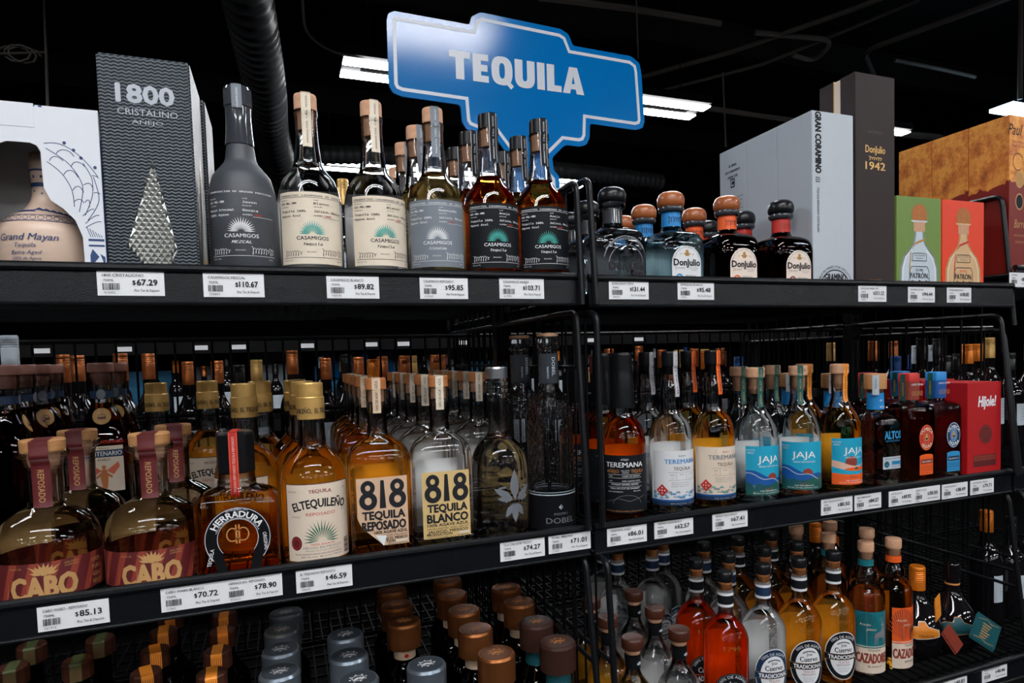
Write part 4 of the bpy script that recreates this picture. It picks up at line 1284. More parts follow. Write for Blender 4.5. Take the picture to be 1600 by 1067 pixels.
# ------------------------------------------------------------------ slim bottle, black-topped cork, oval or arched label
def cuervo(kind):
    H, R = .27, .0432
    pts = [(.055, .0135), (.125, .0140), (.13, .0152), (.15, .0152), (.16, .0140), (.30, .0142), (.335, .0190), (.385, .0310), (.43, .0385), (.49, R), (.98, R), (1, .040)]
    root, rf = bottle('tequila_bottle', 'x', H, pts, G['body'], .33, {'red': T['red'], 'plata': None, 'repo': T['honey']}[kind], cavtop=.17)
    lathe('cap', [(H * .93, .0150), (H * .94, .0155), (H * .99, .0155), (H, .0135)], M['blackcap'], root)
    lathe('stopper', [(H * .87, .0118), (H * .93, .0142)], M['cork'], root)
    c = {'red': 'charcoal', 'plata': 'navy', 'repo': 'charcoal'}[kind]
    b = MB(); b.ring([(H * .76, .0150, .0150, 2), (H * .84, .0150, .0150, 2)], M[c], 28)
    for z in (.752, .835):
        b.ring([(H * z, .0154, .0154, 2), (H * (z + .018), .0154, .0154, 2)], M['paper'], 28)
    b.build('neck_band', root)
    s = Sheet()
    I = M['ink']
    if kind == 'red':
        p = [(-.034, .004), (.034, .004), (.034, .052)] + [(.034 * cos(pi * i / 14), .052 + .034 * sin(pi * i / 14)) for i in range(1, 14)] + [(-.034, .052)]
        s.poly(p, M['charcoal'], 0)
        s.arc(0, .052, .032, .032, .0008, M['slate'], 1, 30, 0, pi)
        W = M['paper']
        s.text('100% DE AGAVE', 0, .052, .0055, W, 2, w=.058, arc=.0245)
        s.text('Jose', 0, .0625, .0085, W, 2, w=.014, bold=.01); s.text('Cuervo', 0, .0485, .0115, W, 2, w=.036, bold=.02)
        s.line([(-.033, .044), (.033, .044)], .0012, M['salmon'], 2)
        s.text('TRADICIONAL', 0, .031, .0105, W, 2, w=.060, bold=.03); s.text('TEQUILA CRISTALINO', 0, .022, .004, M['copperlight'], 2, w=.05)
    else:
        K = M[c]
        s.ell(0, .062, .0375, .051, M['paper'], 0, 40); s.ell(0, .062, .0360, .0492, K, 1, 40); s.ell(0, .060, .0268, .0385, M['paper'], 2, 40)
        s.text('100% DE AGAVE', 0, .070, .0058, M['paper'], 3, w=.05, arc=.030)
        s.text('HECHO EN MEXICO', 0, .054, .004, M['tan'], 3, w=.05, arc=.0432, under=True)
        s.arc(0, .083, .015, .0095, .003, M['slate'], 3, 16, .4, pi - .4)
        s.text('Jose', 0, .0815, .0072, I, 3, w=.012, bold=.01); s.text('Cuervo', 0, .0695, .0108, I, 3, w=.036, bold=.02)
        s.poly([(-.0375, .0530), (.0375, .0530), (.0375, .0665), (-.0375, .0665)], K, 4); s.line([(-.0375, .0535), (.0375, .0535)], .0005, M['tan'], 5); s.line([(-.0375, .066), (.0375, .066)], .0005, M['tan'], 5)
        s.text('TRADICIONAL', 0, .0557, .0080, M['paper'], 5, w=.060, bold=.03)
        s.text('TEQUILA', 0, .0465, .0046, M['brick'], 3, w=.024); s.text('REPOSADO' if kind == 'repo' else 'PLATA', 0, .0405, .0046, M['brick'], 3, w=.028 if kind == 'repo' else .018)
        for i in range(3):
            s.text('HECHO EN MEXICO DESDE'[:20 - 3 * i], 0, .0355 - i * .0036, .0019, M['greyink'], 3, w=.026 - .004 * i)
    s.build('label', root, cylmap(R))
    s = Sheet(); s.text('1795', 0, .128, .0095, G['ribbed'] if kind == 'plata' else M['honeymark'], 1, w=.032); s.build('embossed_numerals', root, revmap(rf, [.13, .134], .0))
    back_label_or_backing(root, R, .064, .012, .138, 'white')
    return root
M['honeymark'] = pm('raised_amber_glass', (.25, .1, .02), .15)

def caz(kind):
    H, R = .28, .0375
    pts = [(.06, .0148), (.12, .0150), (.185, .0152), (.20, .0165), (.235, .0215), (.27, .0228), (.305, .0200), (.315, .0215), (.335, .0290), (.345, .0285), (.37, .0345), (.41, R), (.98, R), (1, .035)]
    root, rf = bottle('tequila_bottle', 'x', H, pts, G['clear'], .31, T['gold'] if kind == 'orange' else None, cavtop=.15)
    lathe('cap', [(H * .928, .0160), (H * .94, .0165), (H * .99, .0165), (H, .0155)], M['corkw'], root)
    lathe('stopper', [(H * .86, .0105), (H * .9, .0135), (H * .928, .0138)], M['corkw'], root)
    c = 'cazteal' if kind == 'teal' else 'orange'
    lathe('neck_band', [(H * .82, .0156), (H * .868, .0154)], M[c], root)
    s = Sheet()
    s.rect(-.034, .064, .04, .138, M[c]); s.rect(-.034, .005, .04, .064, M['bone'])
    r = random.Random(5)
    for i in range(20):
        a = .2 + i * .135
        s.poly([(-.012, .066), (-.012 + .085 * cos(a) * .4, .066 + .07 * sin(a)), (-.0095 + .085 * cos(a) * .4, .066 + .07 * sin(a))][::1 if True else -1], M['tealdark' if kind == 'teal' else 'brick'], 1)
    s.text('Arandas', -.014, .1085, .0055, M['bone'], 2, w=.022, shear=.2); s.text('Jalisco', -.002, .0985, .0055, M['bone'], 2, w=.020, shear=.2)
    D = M['brown'] if kind == 'orange' else M['greyink']
    cx = .018
    s.poly([(cx - .014, .083), (cx - .012, .092), (cx + .002, .097), (cx + .006, .108), (cx + .010, .108), (cx + .011, .099), (cx + .0135, .090), (cx + .012, .082), (cx + .010, .080), (cx - .006, .084)], D, 2)
    for lx, lz in ((-.013, .067), (-.008, .068), (.0085, .066), (.0125, .067)):
        s.poly([(cx + lx - .0008, lz), (cx + lx + .0008, lz), (cx + lx * .9 + .0016, .085), (cx + lx * .9 - .0016, .085)], D, 2)
    s.ell(cx + .0055, .110, .0045, .003, D, 2.5)
    for sg in (-1, 1):
        s.line([(cx + .007, .1115), (cx + .007 + sg * .005, .119), (cx + .007 + sg * .004, .127)], .0011, D, 2); s.line([(cx + .007 + sg * .005, .119), (cx + .007 + sg * .009, .124)], .001, D, 2)
    s.rect(-.034, .060, .04, .0625, M[c], 2)
    s.text('TEQUILA', .004, .053, .0052, M['ink'], 2, w=.026)
    s.text('CAZADORES', .003, .028, .021, M['brick'], 2, w=.070, bold=.03); s.text('BLANCO' if kind == 'teal' else 'REPOSADO', .006, .018, .0045, M['ink'], 2, w=.03)
    s.build('label', root, cylmap(R, -.05))
    (kind == 'orange') and back_label_or_backing(root, R, .05, .02, .15, 'tan')
    return root

def brownstop(gold=False):
    H, R = .2, .042
    pts = [(.13, .0135), (.15, .0140), (.15, .0125), (.27, .0125), (.34, .0165), (.42, .027), (.50, .037), (.60, R), (.97, R), (1, .039)]
    root, rf = bottle('tequila_bottle', 'x', H, pts, G['clear'], .48, T['gold'] if gold else None, cavtop=.2)
    lathe('cap', [(H * .905, .0185), (H * .915, .0195), (H * .985, .0195), (H, .0180)], M['walnut'], root)
    lathe('stopper', [(H * .86, .0135), (H * .905, .0135)], M['corkw'], root)
    lathe('neck_band', [(H * .735, .0140), (H * .845, .0146)], M['blackcap'], root)
    s = Sheet(); s.agave(0, H * .765, .0085, M['pale'], 5, 1, .8, .14, 1.); s.build('band_emblem', root, cylmap(.0146, .35))
    back_label_or_backing(root, R, .08, .012, .085, 'white')
    return root

def bigcap(kind):
    """dark spirit bottle under a wide metallic lid, seen from above"""
    H, R = .22, .041
    pts = [(.18, .0185), (.30, .0190), (.36, .024), (.45, .036), (.52, R), (.97, R), (1, .038)]
    root, rf = bottle('tequila_bottle', 'x', H, pts, G['black'], None, None)
    mat = {'grey': 'greycap', 'copper': 'coppercap', 'brown': 'darkbrowncap'}[kind]
    k = .031
    b = MB()
    b.ring([(H * .795, k, k, 2), (H * .982, k, k, 2), (H, k * .92, k * .92, 2)], M[mat], 40)
    b.build('cap', root, sharp=.25)
    b = MB(); b.ring([(H - .0004, k * .86, k * .86, 2), (H + .0006, k * .85, k * .85, 2)], M['capdisc_grey' if kind == 'grey' else 'capdisc_copper' if kind == 'copper' else 'darkbrowncap'], 40)
    b.build('cap_disc', root, sharp=.25)
    s = Sheet(.0001)
    r = random.Random(3)
    em = M['paper' if kind == 'grey' else 'copperlight']
    s.arc(0, 0, .0095, .0085, .0011, em, 1, 24)
    s.agave(0, -.005, .011, em, 7, 1, 1.2, .12)
    for i in range(8):
        s.ell(.0125 * cos(i * .8), .0105 * sin(i * .8), .0017, .0014, em, 1, 8)
    s.build('cap_emblem', root, lambda u, z, o: (u, z, H + .0009 + o))
    if kind != 'brown':
        s = Sheet(); s.rect(-.05, H * .70, .05, H * .79, M['pinkcream']); s.ell(0, H * .735, .004, .004, M['red'], 1); s.text('TEQUILA', 0, H * .76, .003, M['brick'], 1, w=.016); s.build('neck_label', root, cylmap(.0192))
    else:
        lathe('neck_label', [(H * .62, .0215), (H * .79, .0205)], M['tealdark'], root)
    return root

def stripcap(green=False):
    """dark bottle, wide wooden stopper with a seal strip over it"""
    H, R = .24, .040
    pts = [(.1, .0150), (.3, .0150), (.38, .021), (.46, .035), (.52, R), (.97, R), (1, .037)]
    root, rf = bottle('tequila_bottle', 'x', H, pts, G['black'], None, None)
    k = .0215
    b = MB(); b.ring([(H * .885, k, k, 2), (H * .99, k, k, 2), (H, k * .93, k * .93, 2)], M['walnut'], 14, smooth=False); b.build('cap', root)
    m = M['olive'] if green else M['straporange']
    b = MB()
    b.add([(-.008, -k - .0008, H * .885), (.008, -k - .0008, H * .885), (.008, -k - .0008, H * .992), (-.008, -k - .0008, H * .992)], [(0, 1, 2, 3)], m)
    b.add([(-.008, -k - .0008, H * .992), (.008, -k - .0008, H * .992), (.008, -k * .92, H + .0006), (-.008, -k * .92, H + .0006)], [(0, 1, 2, 3)], m)
    b.add([(-.008, -k * .92, H + .0006), (.008, -k * .92, H + .0006), (.008, k * .92, H + .0006), (-.008, k * .92, H + .0006)], [(0, 1, 2, 3)], m)
    for i in range(5):
        x = -.0064 + i * .003
        b.add([(x, -k - .0011, H * .89), (x + .0008, -k - .0011, H * .89), (x + .0008, -k - .0011, H * .98), (x, -k - .0011, H * .98)], [(0, 1, 2, 3)], M['brick'])
    b.build('seal_strip', root)
    return root

def agavero(kind):
    H, R = .2, .052
    pts = [(.2, .0140), (.24, .0142), (.30, .0145), (.36, .0185), (.45, .030), (.56, .044), (.68, R), (.85, .051), (.95, .044), (1, .036)]
    root, rf = bottle('liqueur_bottle', 'x', H, pts, M['wineglass'], None, None)
    if kind == 'orange':
        b = MB(); P = [(H * .735, .0165), (H * .83, .0165)]
        for i in range(6):
            z = H * (.84 + i * .022)
            P += [(z, .0158), (z + .001, .0167), (z + .003, .0167)]
        P += [(H * .985, .0165), (H, .0150)]
        b.ring([(z, r, r, 2) for z, r in P], M['orangefoil'], 32); b.build('cap', root)
    else:
        lathe('cap', [(H * .74, .0152), (H * .9, .0152), (H * .9, .0165), (H * .985, .0165), (H, .0150)], M['wineglass'], root)
        lathe('neck_ring', [(H * .755, .0156), (H * .775, .0156)], M['copperlight'], root)
    s = Sheet()
    c = M['straporange'] if kind == 'orange' else M['tealdark']
    z = .068
    sh = [(-.036, z - .012), (-.012, z - .017), (.012, z - .014), (.036, z - .012), (.034, z + .002), (.022, z + .006), (.010, z + .010), (.004, z + .020), (-.008, z + .019), (-.010, z + .009), (-.026, z + .008), (-.036, z + .002)]
    s.poly([(x * 1.06, z + (y - z) * 1.09) for x, y in sh], M['paper' if kind == 'orange' else 'copperlight'], 1); s.poly(sh, c, 2)
    s.text('AGAVE', 0, z - .003, .008, M['bone'], 3, w=.04, arc=.3); s.text('ORANGE', .006, z - .012, .005, M['ink'], 3, w=.03)
    s.build('label', root, revmap(rf, [z - .02 + .003 * i for i in range(15)], -.65))
    return root

def hangtag(label, w_, h, mat, edge, x, y, z, rx, ry, rz, text=None):
    t = thing('hang_tag', label, 'hang tag', (x, y, z + EYE))
    t.rotation_euler = (rx, ry, rz)
    b = MB(); b.box(-w_ / 2, -.0006, -h / 2, w_ / 2, .0006, h / 2, M[mat]); b.box(-w_ / 2, .0008, -h / 2 - .004, w_ / 2, .0018, h / 2 - .006, M[mat]); b.build('card', t)
    s = Sheet()
    if text:
        for i in range(6):
            s.rect(-w_ * .2, -h * .3 + i * h * .1, w_ * (.06 + .04 * (i % 3)), -h * .3 + i * h * .1 + h * .045, M[edge], 1)
        s.line([(-w_ * .42, h * .3), (-w_ * .1, h * .42), (w_ * .1, h * .34), (w_ * .4, h * .42)], .0012, M[edge], 1); s.line([(-w_ * .42, -h * .42), (-w_ * .1, -h * .34), (w_ * .1, -h * .42), (w_ * .4, -h * .36)], .0012, M[edge], 1)
    else:
        s.rect(-w_ * .3, 0, w_ * .1, h * .02, M[edge], 1)
    s.build('print', t, lambda u, zz, o: (u, -.0008 - o, zz))
    return t

def cent():
    H, R = .309, .040
    pts = [(.055, .0195), (.09, .0200), (.10, .0190), (.20, .0172), (.235, .0178), (.30, .0255), (.40, .0345), (.48, .0385), (.54, R), (.98, R), (1, .037)]
    root, rf = bottle('tequila_bottle', 'x', H, pts, G['clear'], .235, T['dark'], 4., .037, .02, cavtop=.13)
    lathe('cap', [(H * .945, .0200), (H * .955, .0205), (H * .99, .0205), (H, .0190)], M['pinkwood'], root)
    lathe('stopper', [(H * .875, .0140), (H * .945, .0150)], M['pinkwood'], root)
    s = Sheet(); s.rect(-.05, H * .795, .05, H * .835, M['navy']); s.ell(0, H * .815, .007, .009, M['slate'], 1); s.build('neck_band', root, cylmap(.0178))
    s = Sheet(); s.ell(0, .213, .0145, .0145, M['gold'], 1); s.ell(0, .213, .0122, .0122, M['tan'], 2); s.arc(0, .212, .006, .005, .001, M['brown'], 3, 14, 0, pi); s.rect(-.006, .208, .006, .212, M['brown'], 3)
    s.build('medallion', root, revmap(rf, [.2 + .003 * i for i in range(9)]))
    s = Sheet()
    s.rect(-.030, .078, .030, .160, M['bone']); s.rect(-.030, .140, .030, .153, M['navy'], 1)
    s.text('CENTENARIO', 0, .1425, .0085, M['paper'], 2, w=.056, bold=.01); s.text('GRAN', 0, .1545, .0035, M['brown'], 2, w=.016); s.text('ANEJO', 0, .1335, .0042, M['ink'], 2, w=.02)
    W = M['wing']
    s.poly([(-.004, .118), (.004, .118), (.006, .104), (.004, .084), (-.003, .084), (-.006, .104)], W, 2); s.ell(0, .122, .0032, .0038, W, 2)
    for sg in (-1, 1):
        s.poly([(sg * .004, .116), (sg * .022, .131), (sg * .024, .122), (sg * .014, .108)][::sg], M['salmon'], 1.8); s.poly([(sg * .003, .114), (sg * .013, .105), (sg * .011, .102), (sg * .003, .108)][::sg], W, 2)
    s.build('label', root, boxmap(R, .037, 4.))
    s = Sheet(); s.text('GRAN CENTENARIO', 0, .1645, .006, M['red'], 1, w=.062); s.build('red_lettering', root, boxmap(R, .037, 4.))
    return root
M['pinkwood'] = pm('pinkish_wood_stopper', '9a6a5e', .4, vary=.15, scale=60)

def wine(kind='copper', H=.312):
    pts = [(.0, .0130), (.012, .0146), (.19, .0146), (.19, .0140), (.27, .0142), (.33, .0200), (.40, .031), (.47, .0355), (.53, .0365), (.98, .0365), (1, .034)]
    root = thing('wine_bottle', 'x', 'bottle')
    b = MB(); b.ring([(z, r, r, 2) for z, r in pchip(sorted([(H * (1 - f), r) for f, r in pts if f > .15]))], M['wineglass'], 28); b.build('glass_body', root)
    m = {'copper': 'copperfoil', 'gold': 'goldfoil', 'red': 'maroon', 'black': 'blackcap', 'orange': 'orangefoil', 'blue': 'deepblue', 'white': 'pale'}[kind]
    b = MB()
    P = [(H * .81, .0150), (H * .93, .0150)]
    for i in range(4):
        z = H * (.935 + i * .012)
        P += [(z, .0143), (z + .001, .0151), (z + .002, .0151)]
    b.ring([(z, r, r, 2) for z, r in P + [(H * .99, .0150), (H, .0138)]], M[m], 24); b.build('screw_cap', root)
    s = Sheet(); s.rect(-.035, H * .2, .035, H * .44, M['pale'])
    for i in range(5):
        s.text('PRODUCT OF MEXICO'[:14 - i], 0, H * (.38 - i * .03), .003, M['greyink'], 1, w=.04)
    s.build('label', root, cylmap(.0366, .3))
    return root

# ------------------------------------------------------------------ boxes
def extr(mb, pts, y0, y1, mat):
    """outline (x, z) pushed from y0 to y1"""
    n = len(pts)
    tri = tessellate_polygon([[Vector((x, z, 0)) for x, z in pts]])
    fs = []
    for a, b_, c in tri:
        A, B, D = pts[a], pts[b_], pts[c]
        k = (B[0] - A[0]) * (D[1] - A[1]) - (B[1] - A[1]) * (D[0] - A[0])
        f = (a, b_, c) if k > 0 else (a, c, b_)
        fs += [f, tuple(i + n for i in f[::-1])]
    fs += [(i, i + n, (i + 1) % n + n, (i + 1) % n) for i in range(n)]
    mb.add([(x, y0, z) for x, z in pts] + [(x, y1, z) for x, z in pts], fs, mat)

ORD = ('front', 'second', 'third', 'fourth', 'fifth', 'sixth')
def carton(name, label, x0, x1, y0, y1, z0, z1, mat, group=None, bev=.0012):
    t = thing(name, label, 'box', ((x0 + x1) / 2, y0, z0 + EYE), 0, group)
    h = (x1 - x0) / 2
    b = MB(); b.box(-h, 0, 0, h, y1 - y0, z1 - z0, mat); b.build('carton', t, bevel=bev)
    return t

# white and blue box with a bottle-shaped window
M['boxwhite'] = pm('white_card', 'dcdfe6', .55, vary=.02)
M['boxgrey'] = pm('pale_grey_card', 'b9c0c8', .5, vary=.03)
M['mayanline'] = pm('blue_line_print', '22406f', .5)
t = thing('gift_box', 'white box with blue wing drawing and bottle-shaped window at the left edge', 'box', (-.292, .010, TL + EYE))
hw, hh = .0865, .207
b = MB()
R_ = [(.0215, .0), (.0625, .0), (.0625, .012), (.062, .045), (.055, .066), (.043, .080), (.030, .090), (.0235, .105), (.0225, .150), (.019, .157), (.012, .160)]
hole = R_[1:] + [(-x, z) for x, z in R_[1:]][::-1]
extr(b, [(hw, 0), (hw, hh), (-hw, hh), (-hw, 0)] + hole[::-1], 0, .0022, M['boxwhite'])
b.build('front_panel', t)
b = MB(); b.box(hw - .002, .0022, 0, hw, .128, hh, M['boxwhite']); b.box(hw, .001, .0, hw + .0006, .01, hh * .82, M['mayanline']); b.box(hw, .03, .02, hw + .0006, .12, hh * .7, M['mayanline']); b.build('side_panel', t)
b = MB(); b.box(-hw, .0022, 0, -hw + .002, .128, hh, M['boxwhite']); b.box(-hw, .126, 0, hw, .128, hh, M['backpaper']); b.build('back_panel', t)
b = MB(); b.box(-hw, .0022, hh - .002, hw, .128, hh, M['boxwhite']); b.box(-.036, -.0005, hh - .028, .018, .0, hh + .0015, M['boxwhite']); b.build('top_flap', t)
s = Sheet()
K = M['mayanline']
for c in [[(0.0266,0.1602),(0.0367,0.1629),(0.0512,0.1587),(0.0672,0.1452),(0.0778,0.1307),(0.0827,0.1224)],[(0.0282,0.1546),(0.0417,0.1463),(0.0542,0.1349),(0.0646,0.1162),(0.0661,0.1016),(0.0599,0.0767)],[(0.0287,0.138),(0.0412,0.1286),(0.05,0.1141),(0.0551,0.0996),(0.055,0.083)],[(0.0671,0.139),(0.0758,0.1245),(0.0767,0.1099),(0.075,0.0933),(0.0662,0.0726)],[(0.0776,0.1224),(0.0832,0.1016),(0.0817,0.085),(0.0688,0.0664)],[(0.039,0.1484),(0.0419,0.1546),(0.0547,0.1535),(0.0581,0.1463)],[(0.0315,0.139),(0.0335,0.1448),(0.0417,0.1452),(0.0461,0.14)],[(0.0541,0.1328),(0.0561,0.14),(0.0653,0.14),(0.0688,0.1349)],[(0.0456,0.1224),(0.0485,0.129),(0.0577,0.1286),(0.0611,0.1203)],[(0.0663,0.111),(0.0701,0.1145),(0.0755,0.1131),(0.0766,0.1058)],[(0.0543,0.1037),(0.0572,0.1095),(0.0635,0.1089),(0.0661,0.1016)],[(0.0758,0.1234),(0.0798,0.1249),(0.0837,0.1207)],[(0.077,0.1016),(0.0804,0.1037),(0.0843,0.1008)],[(0.0548,0.0892),(0.0586,0.0933),(0.064,0.0923),(0.0657,0.0881)],[(0.0667,0.0892),(0.0695,0.0933),(0.0727,0.0913),(0.0711,0.083)],[(0.0635,0.0715),(0.0729,0.083),(0.0765,0.0809)],[(0.066,0.0622),(0.0763,0.0747),(0.0818,0.0736)],[(0.0658,0.057),(0.0779,0.0664),(0.0834,0.0653)]]:
    q = [c[0]] + [((1 - t) ** 2 * ((a_[0] + b_[0]) / 2 if i else a_[0]) + 2 * t * (1 - t) * b_[0] + t * t * ((b_[0] + d_[0]) / 2 if i < len(c) - 3 else d_[0]), (1 - t) ** 2 * ((a_[1] + b_[1]) / 2 if i else a_[1]) + 2 * t * (1 - t) * b_[1] + t * t * ((b_[1] + d_[1]) / 2 if i < len(c) - 3 else d_[1])) for i, (a_, b_, d_) in enumerate(zip(c, c[1:], c[2:])) for t in (.25, .5, .75, 1)]
    s.line(q, .0009, K, 1)
for x, z in [(0.0483, 0.1627), (0.0578, 0.1544), (0.0654, 0.1452), (0.0801, 0.1342)]:
    s.ell(x, z, .0020, .0022, K, 1, 10)
for i in range(6):
    s.line([(.067 + i * .003, .058 - i * .002), (.071 + i * .0025, .045)], .0008, K, 1)
s.rect(.068, .040, hw - .001, .043, K, 1); s.rect(.068, .033, hw - .001, .0355, K, 1)
s.poly([(.069, .002), (.076, .002), (.073, .012), (.079, .020), (.072, .030), (.069, .022)], K, 1); s.poly([(.079, .004), (hw - .001, .002), (hw - .001, .020), (.080, .024), (.083, .014)], K, 1)
for i in range(4):
    s.arc(-.04, .075 + i * .012, .012, .009, .0028, K, 1, 12, .5, 2.6); s.ell(-.03 - i * .003, .12 - i * .011, .003, .004, K, 1, 10)
for i in range(5):
    s.ell(-.005 + i * .0075, hh - .001, .0022, .0015, K, 1, 8)
s.build('blue_drawing', t)

root, rf = bottle('tequila_bottle', 'cream ceramic bottle with blue lettering standing inside the white window box', .162, [(.0, .0150), (.03, .0165), (.07, .0168), (.26, .0150), (.34, .0155), (.45, .0235), (.52, .040), (.60, .052), (.68, .0565), (.98, .0565), (1, .054)], M['ceramic'])
K = M['mayan']
s = Sheet()
s.rect(-.05, .117, .05, .1225, K); s.rect(-.05, .1375, .05, .140, K)
for i in range(9):
    s.ell(-.036 + i * .009, .108 + .003 * (i % 2), .0011, .0013, K, 1, 8); s.ell(-.036 + i * .009, .130, .0015, .002, K, 1, 8)
s.build('neck_painting', root, revmap(rf, [.104 + .004 * i for i in range(10)]))
s = Sheet()
for i in range(13):
    s.arc(-.05 + i * .0083, .0705, .0034, .0034, .0006, K, 1, 12)
s.rect(-.06, .0655, .06, .0664, K, 1); s.rect(-.06, .0745, .06, .0752, K, 1)
for i in range(9):
    a = i * .0075
    s.poly([(-.01 + a, .083 - a * .16), (-.004 + a, .0875 - a * .2), (.002 + a, .083 - a * .2)], K, 1); s.poly([(-.034 + a * .3, .080), (-.028 + a * .3, .0835), (-.024 + a * .3, .080)], K, 1)
for i in range(4):
    s.poly([(.050, .05 - i * .012), (.056, .054 - i * .012), (.058, .049 - i * .012), (.054, .046 - i * .012)], K, 1)
s.text('Grand Mayan', -.016, .0405, .0088, K, 2, w=.068, shear=.3, bold=.005); s.text('Tequila', -.018, .0315, .0056, K, 2, w=.024, shear=.25)
s.text('Extra Aged', -.017, .0225, .0052, K, 2, w=.034, shear=.25); s.text('100% de Agave', -.017, .0155, .0040, K, 2, w=.032, shear=.25); s.text('Very Special Tequila', -.017, .0085, .0048, K, 2, w=.056, shear=.25)
s.build('lettering', root, revmap(rf, [.004 + .006 * i for i in range(15)], .12))
lathe('cap', [(.156, .0125), (.1615, .0125), (.1625, .011)], M['walnut'], root)
put(root, -.283, .072, TL, root['label'])

# dark ribbed boxes with a cut-glass kite
def ribmat():
    m = bpy.data.materials.new('ribbed_black_foil')
    m.use_nodes = True
    nt = m.node_tree
    b = nt.nodes['Principled BSDF']
    L = nt.links.new
    tc = nn(nt, 'ShaderNodeTexCoord'); sp = nn(nt, 'ShaderNodeSeparateXYZ')
    L(tc.outputs['Object'], sp.inputs[0])
    def mt(op, a, c=None):
        n = nn(nt, 'ShaderNodeMath', operation=op)
        for i, v in enumerate((a, c)):
            if v is None: continue
            if isinstance(v, (int, float)): n.inputs[i].default_value = v
            else: L(v, n.inputs[i])
        return n.outputs[0]
    u = mt('ADD', sp.outputs[0], sp.outputs[1])
    tri_ = mt('PINGPONG', mt('MULTIPLY', u, 240.), 1.)
    ph = mt('ADD', mt('MULTIPLY', sp.outputs[2], 1400.), mt('MULTIPLY', tri_, 2.6))
    wv = mt('MULTIPLY_ADD', mt('SINE', ph), .5); nt.nodes[-1].inputs[2].default_value = .5
    mx = nn(nt, 'ShaderNodeMix', data_type='RGBA')
    mx.inputs[6].default_value = (.004, .006, .008, 1); mx.inputs[7].default_value = (.055, .072, .09, 1)
    L(mt('POWER', wv, 1.6), mx.inputs[0]); L(mx.outputs[2], b.inputs['Base Color'])
    b.inputs['Metallic'].default_value = .35; b.inputs['Roughness'].default_value = .38
    bp = nn(nt, 'ShaderNodeBump'); bp.inputs['Strength'].default_value = .5; bp.inputs['Distance'].default_value = .001
    L(wv, bp.inputs['Height']); L(bp.outputs[0], b.inputs['Normal'])
    return m
M['rib'] = ribmat()
M['cutsilver'] = pm('cut_glass_facets', (.75, .76, .73), .14, metal=.9, vary=.1)
def ribbox(x0, x1, y0, y1, label):
    t = carton('gift_box', label, x0, x1, y0, y1, TL, .408, M['rib'], None, .0025)
    h, H, D = (x1 - x0) / 2, .283, y1 - y0
    s = Sheet(); P = M['pewter']
    s.text('1800', .0, H - .060, .0235, P, 2, w=.066, bold=.04); s.text('CRISTALINO', .002, H - .0765, .0085, P, 2, w=.070); s.text('A\u00d1EJO', .001, H - .0875, .0052, P, 2, w=.036)
    s.build('lettering', t)
    kite = [(.0045, H - .135), (-.0293, H - .245), (-.008, H - .28), (.0135, H - .28), (.028, H - .252)]
    def ins(x, z):
        k = None
        for i in range(5):
            a, c = kite[i], kite[(i + 1) % 5]
            q = (c[0] - a[0]) * (z - a[1]) - (c[1] - a[1]) * (x - a[0])
            if q < 0: return False
        return True
    b = MB()
    extr(b, kite, -.0006, 0, M['cutsilver'])
    pw, ph = .0080, .0115
    for i in range(-7, 9):
        for j in range(-2, 30):
            x, z = i * pw + (pw / 2 if j % 2 else 0) + .004, H - .29 + j * ph / 2
            if ins(x, z):
                q = [(x - pw / 2, -.0006, z), (x, -.0006, z - ph / 2), (x + pw / 2, -.0006, z), (x, -.0006, z + ph / 2), (x, -.0058, z)]
                b.add(q, [(0, 1, 4), (1, 2, 4), (2, 3, 4), (3, 0, 4)], M['cutsilver'])
    b.build('cut_glass_window', t)
    b = MB()
    b.add([(h + .0008, D * .25, H * .05), (h + .0008, D * .8, H * .1), (h + .0008, D * .55, H * .62)], [(0, 1, 2)], M['goldfoil'])
    b.add([(h + .0012, D * .33, H * .08), (h + .0012, D * .72, H * .12), (h + .0012, D * .54, H * .52)], [(0, 1, 2)], M['pale'])
    b.build('side_window', t)
ribbox(-.2045, -.097, .012, .137, 'black ribbed gift box with large silver numerals and cut-glass kite, in front')
ribbox(-.200, -.0915, .145, .27, 'black ribbed gift box standing behind the front black ribbed one')

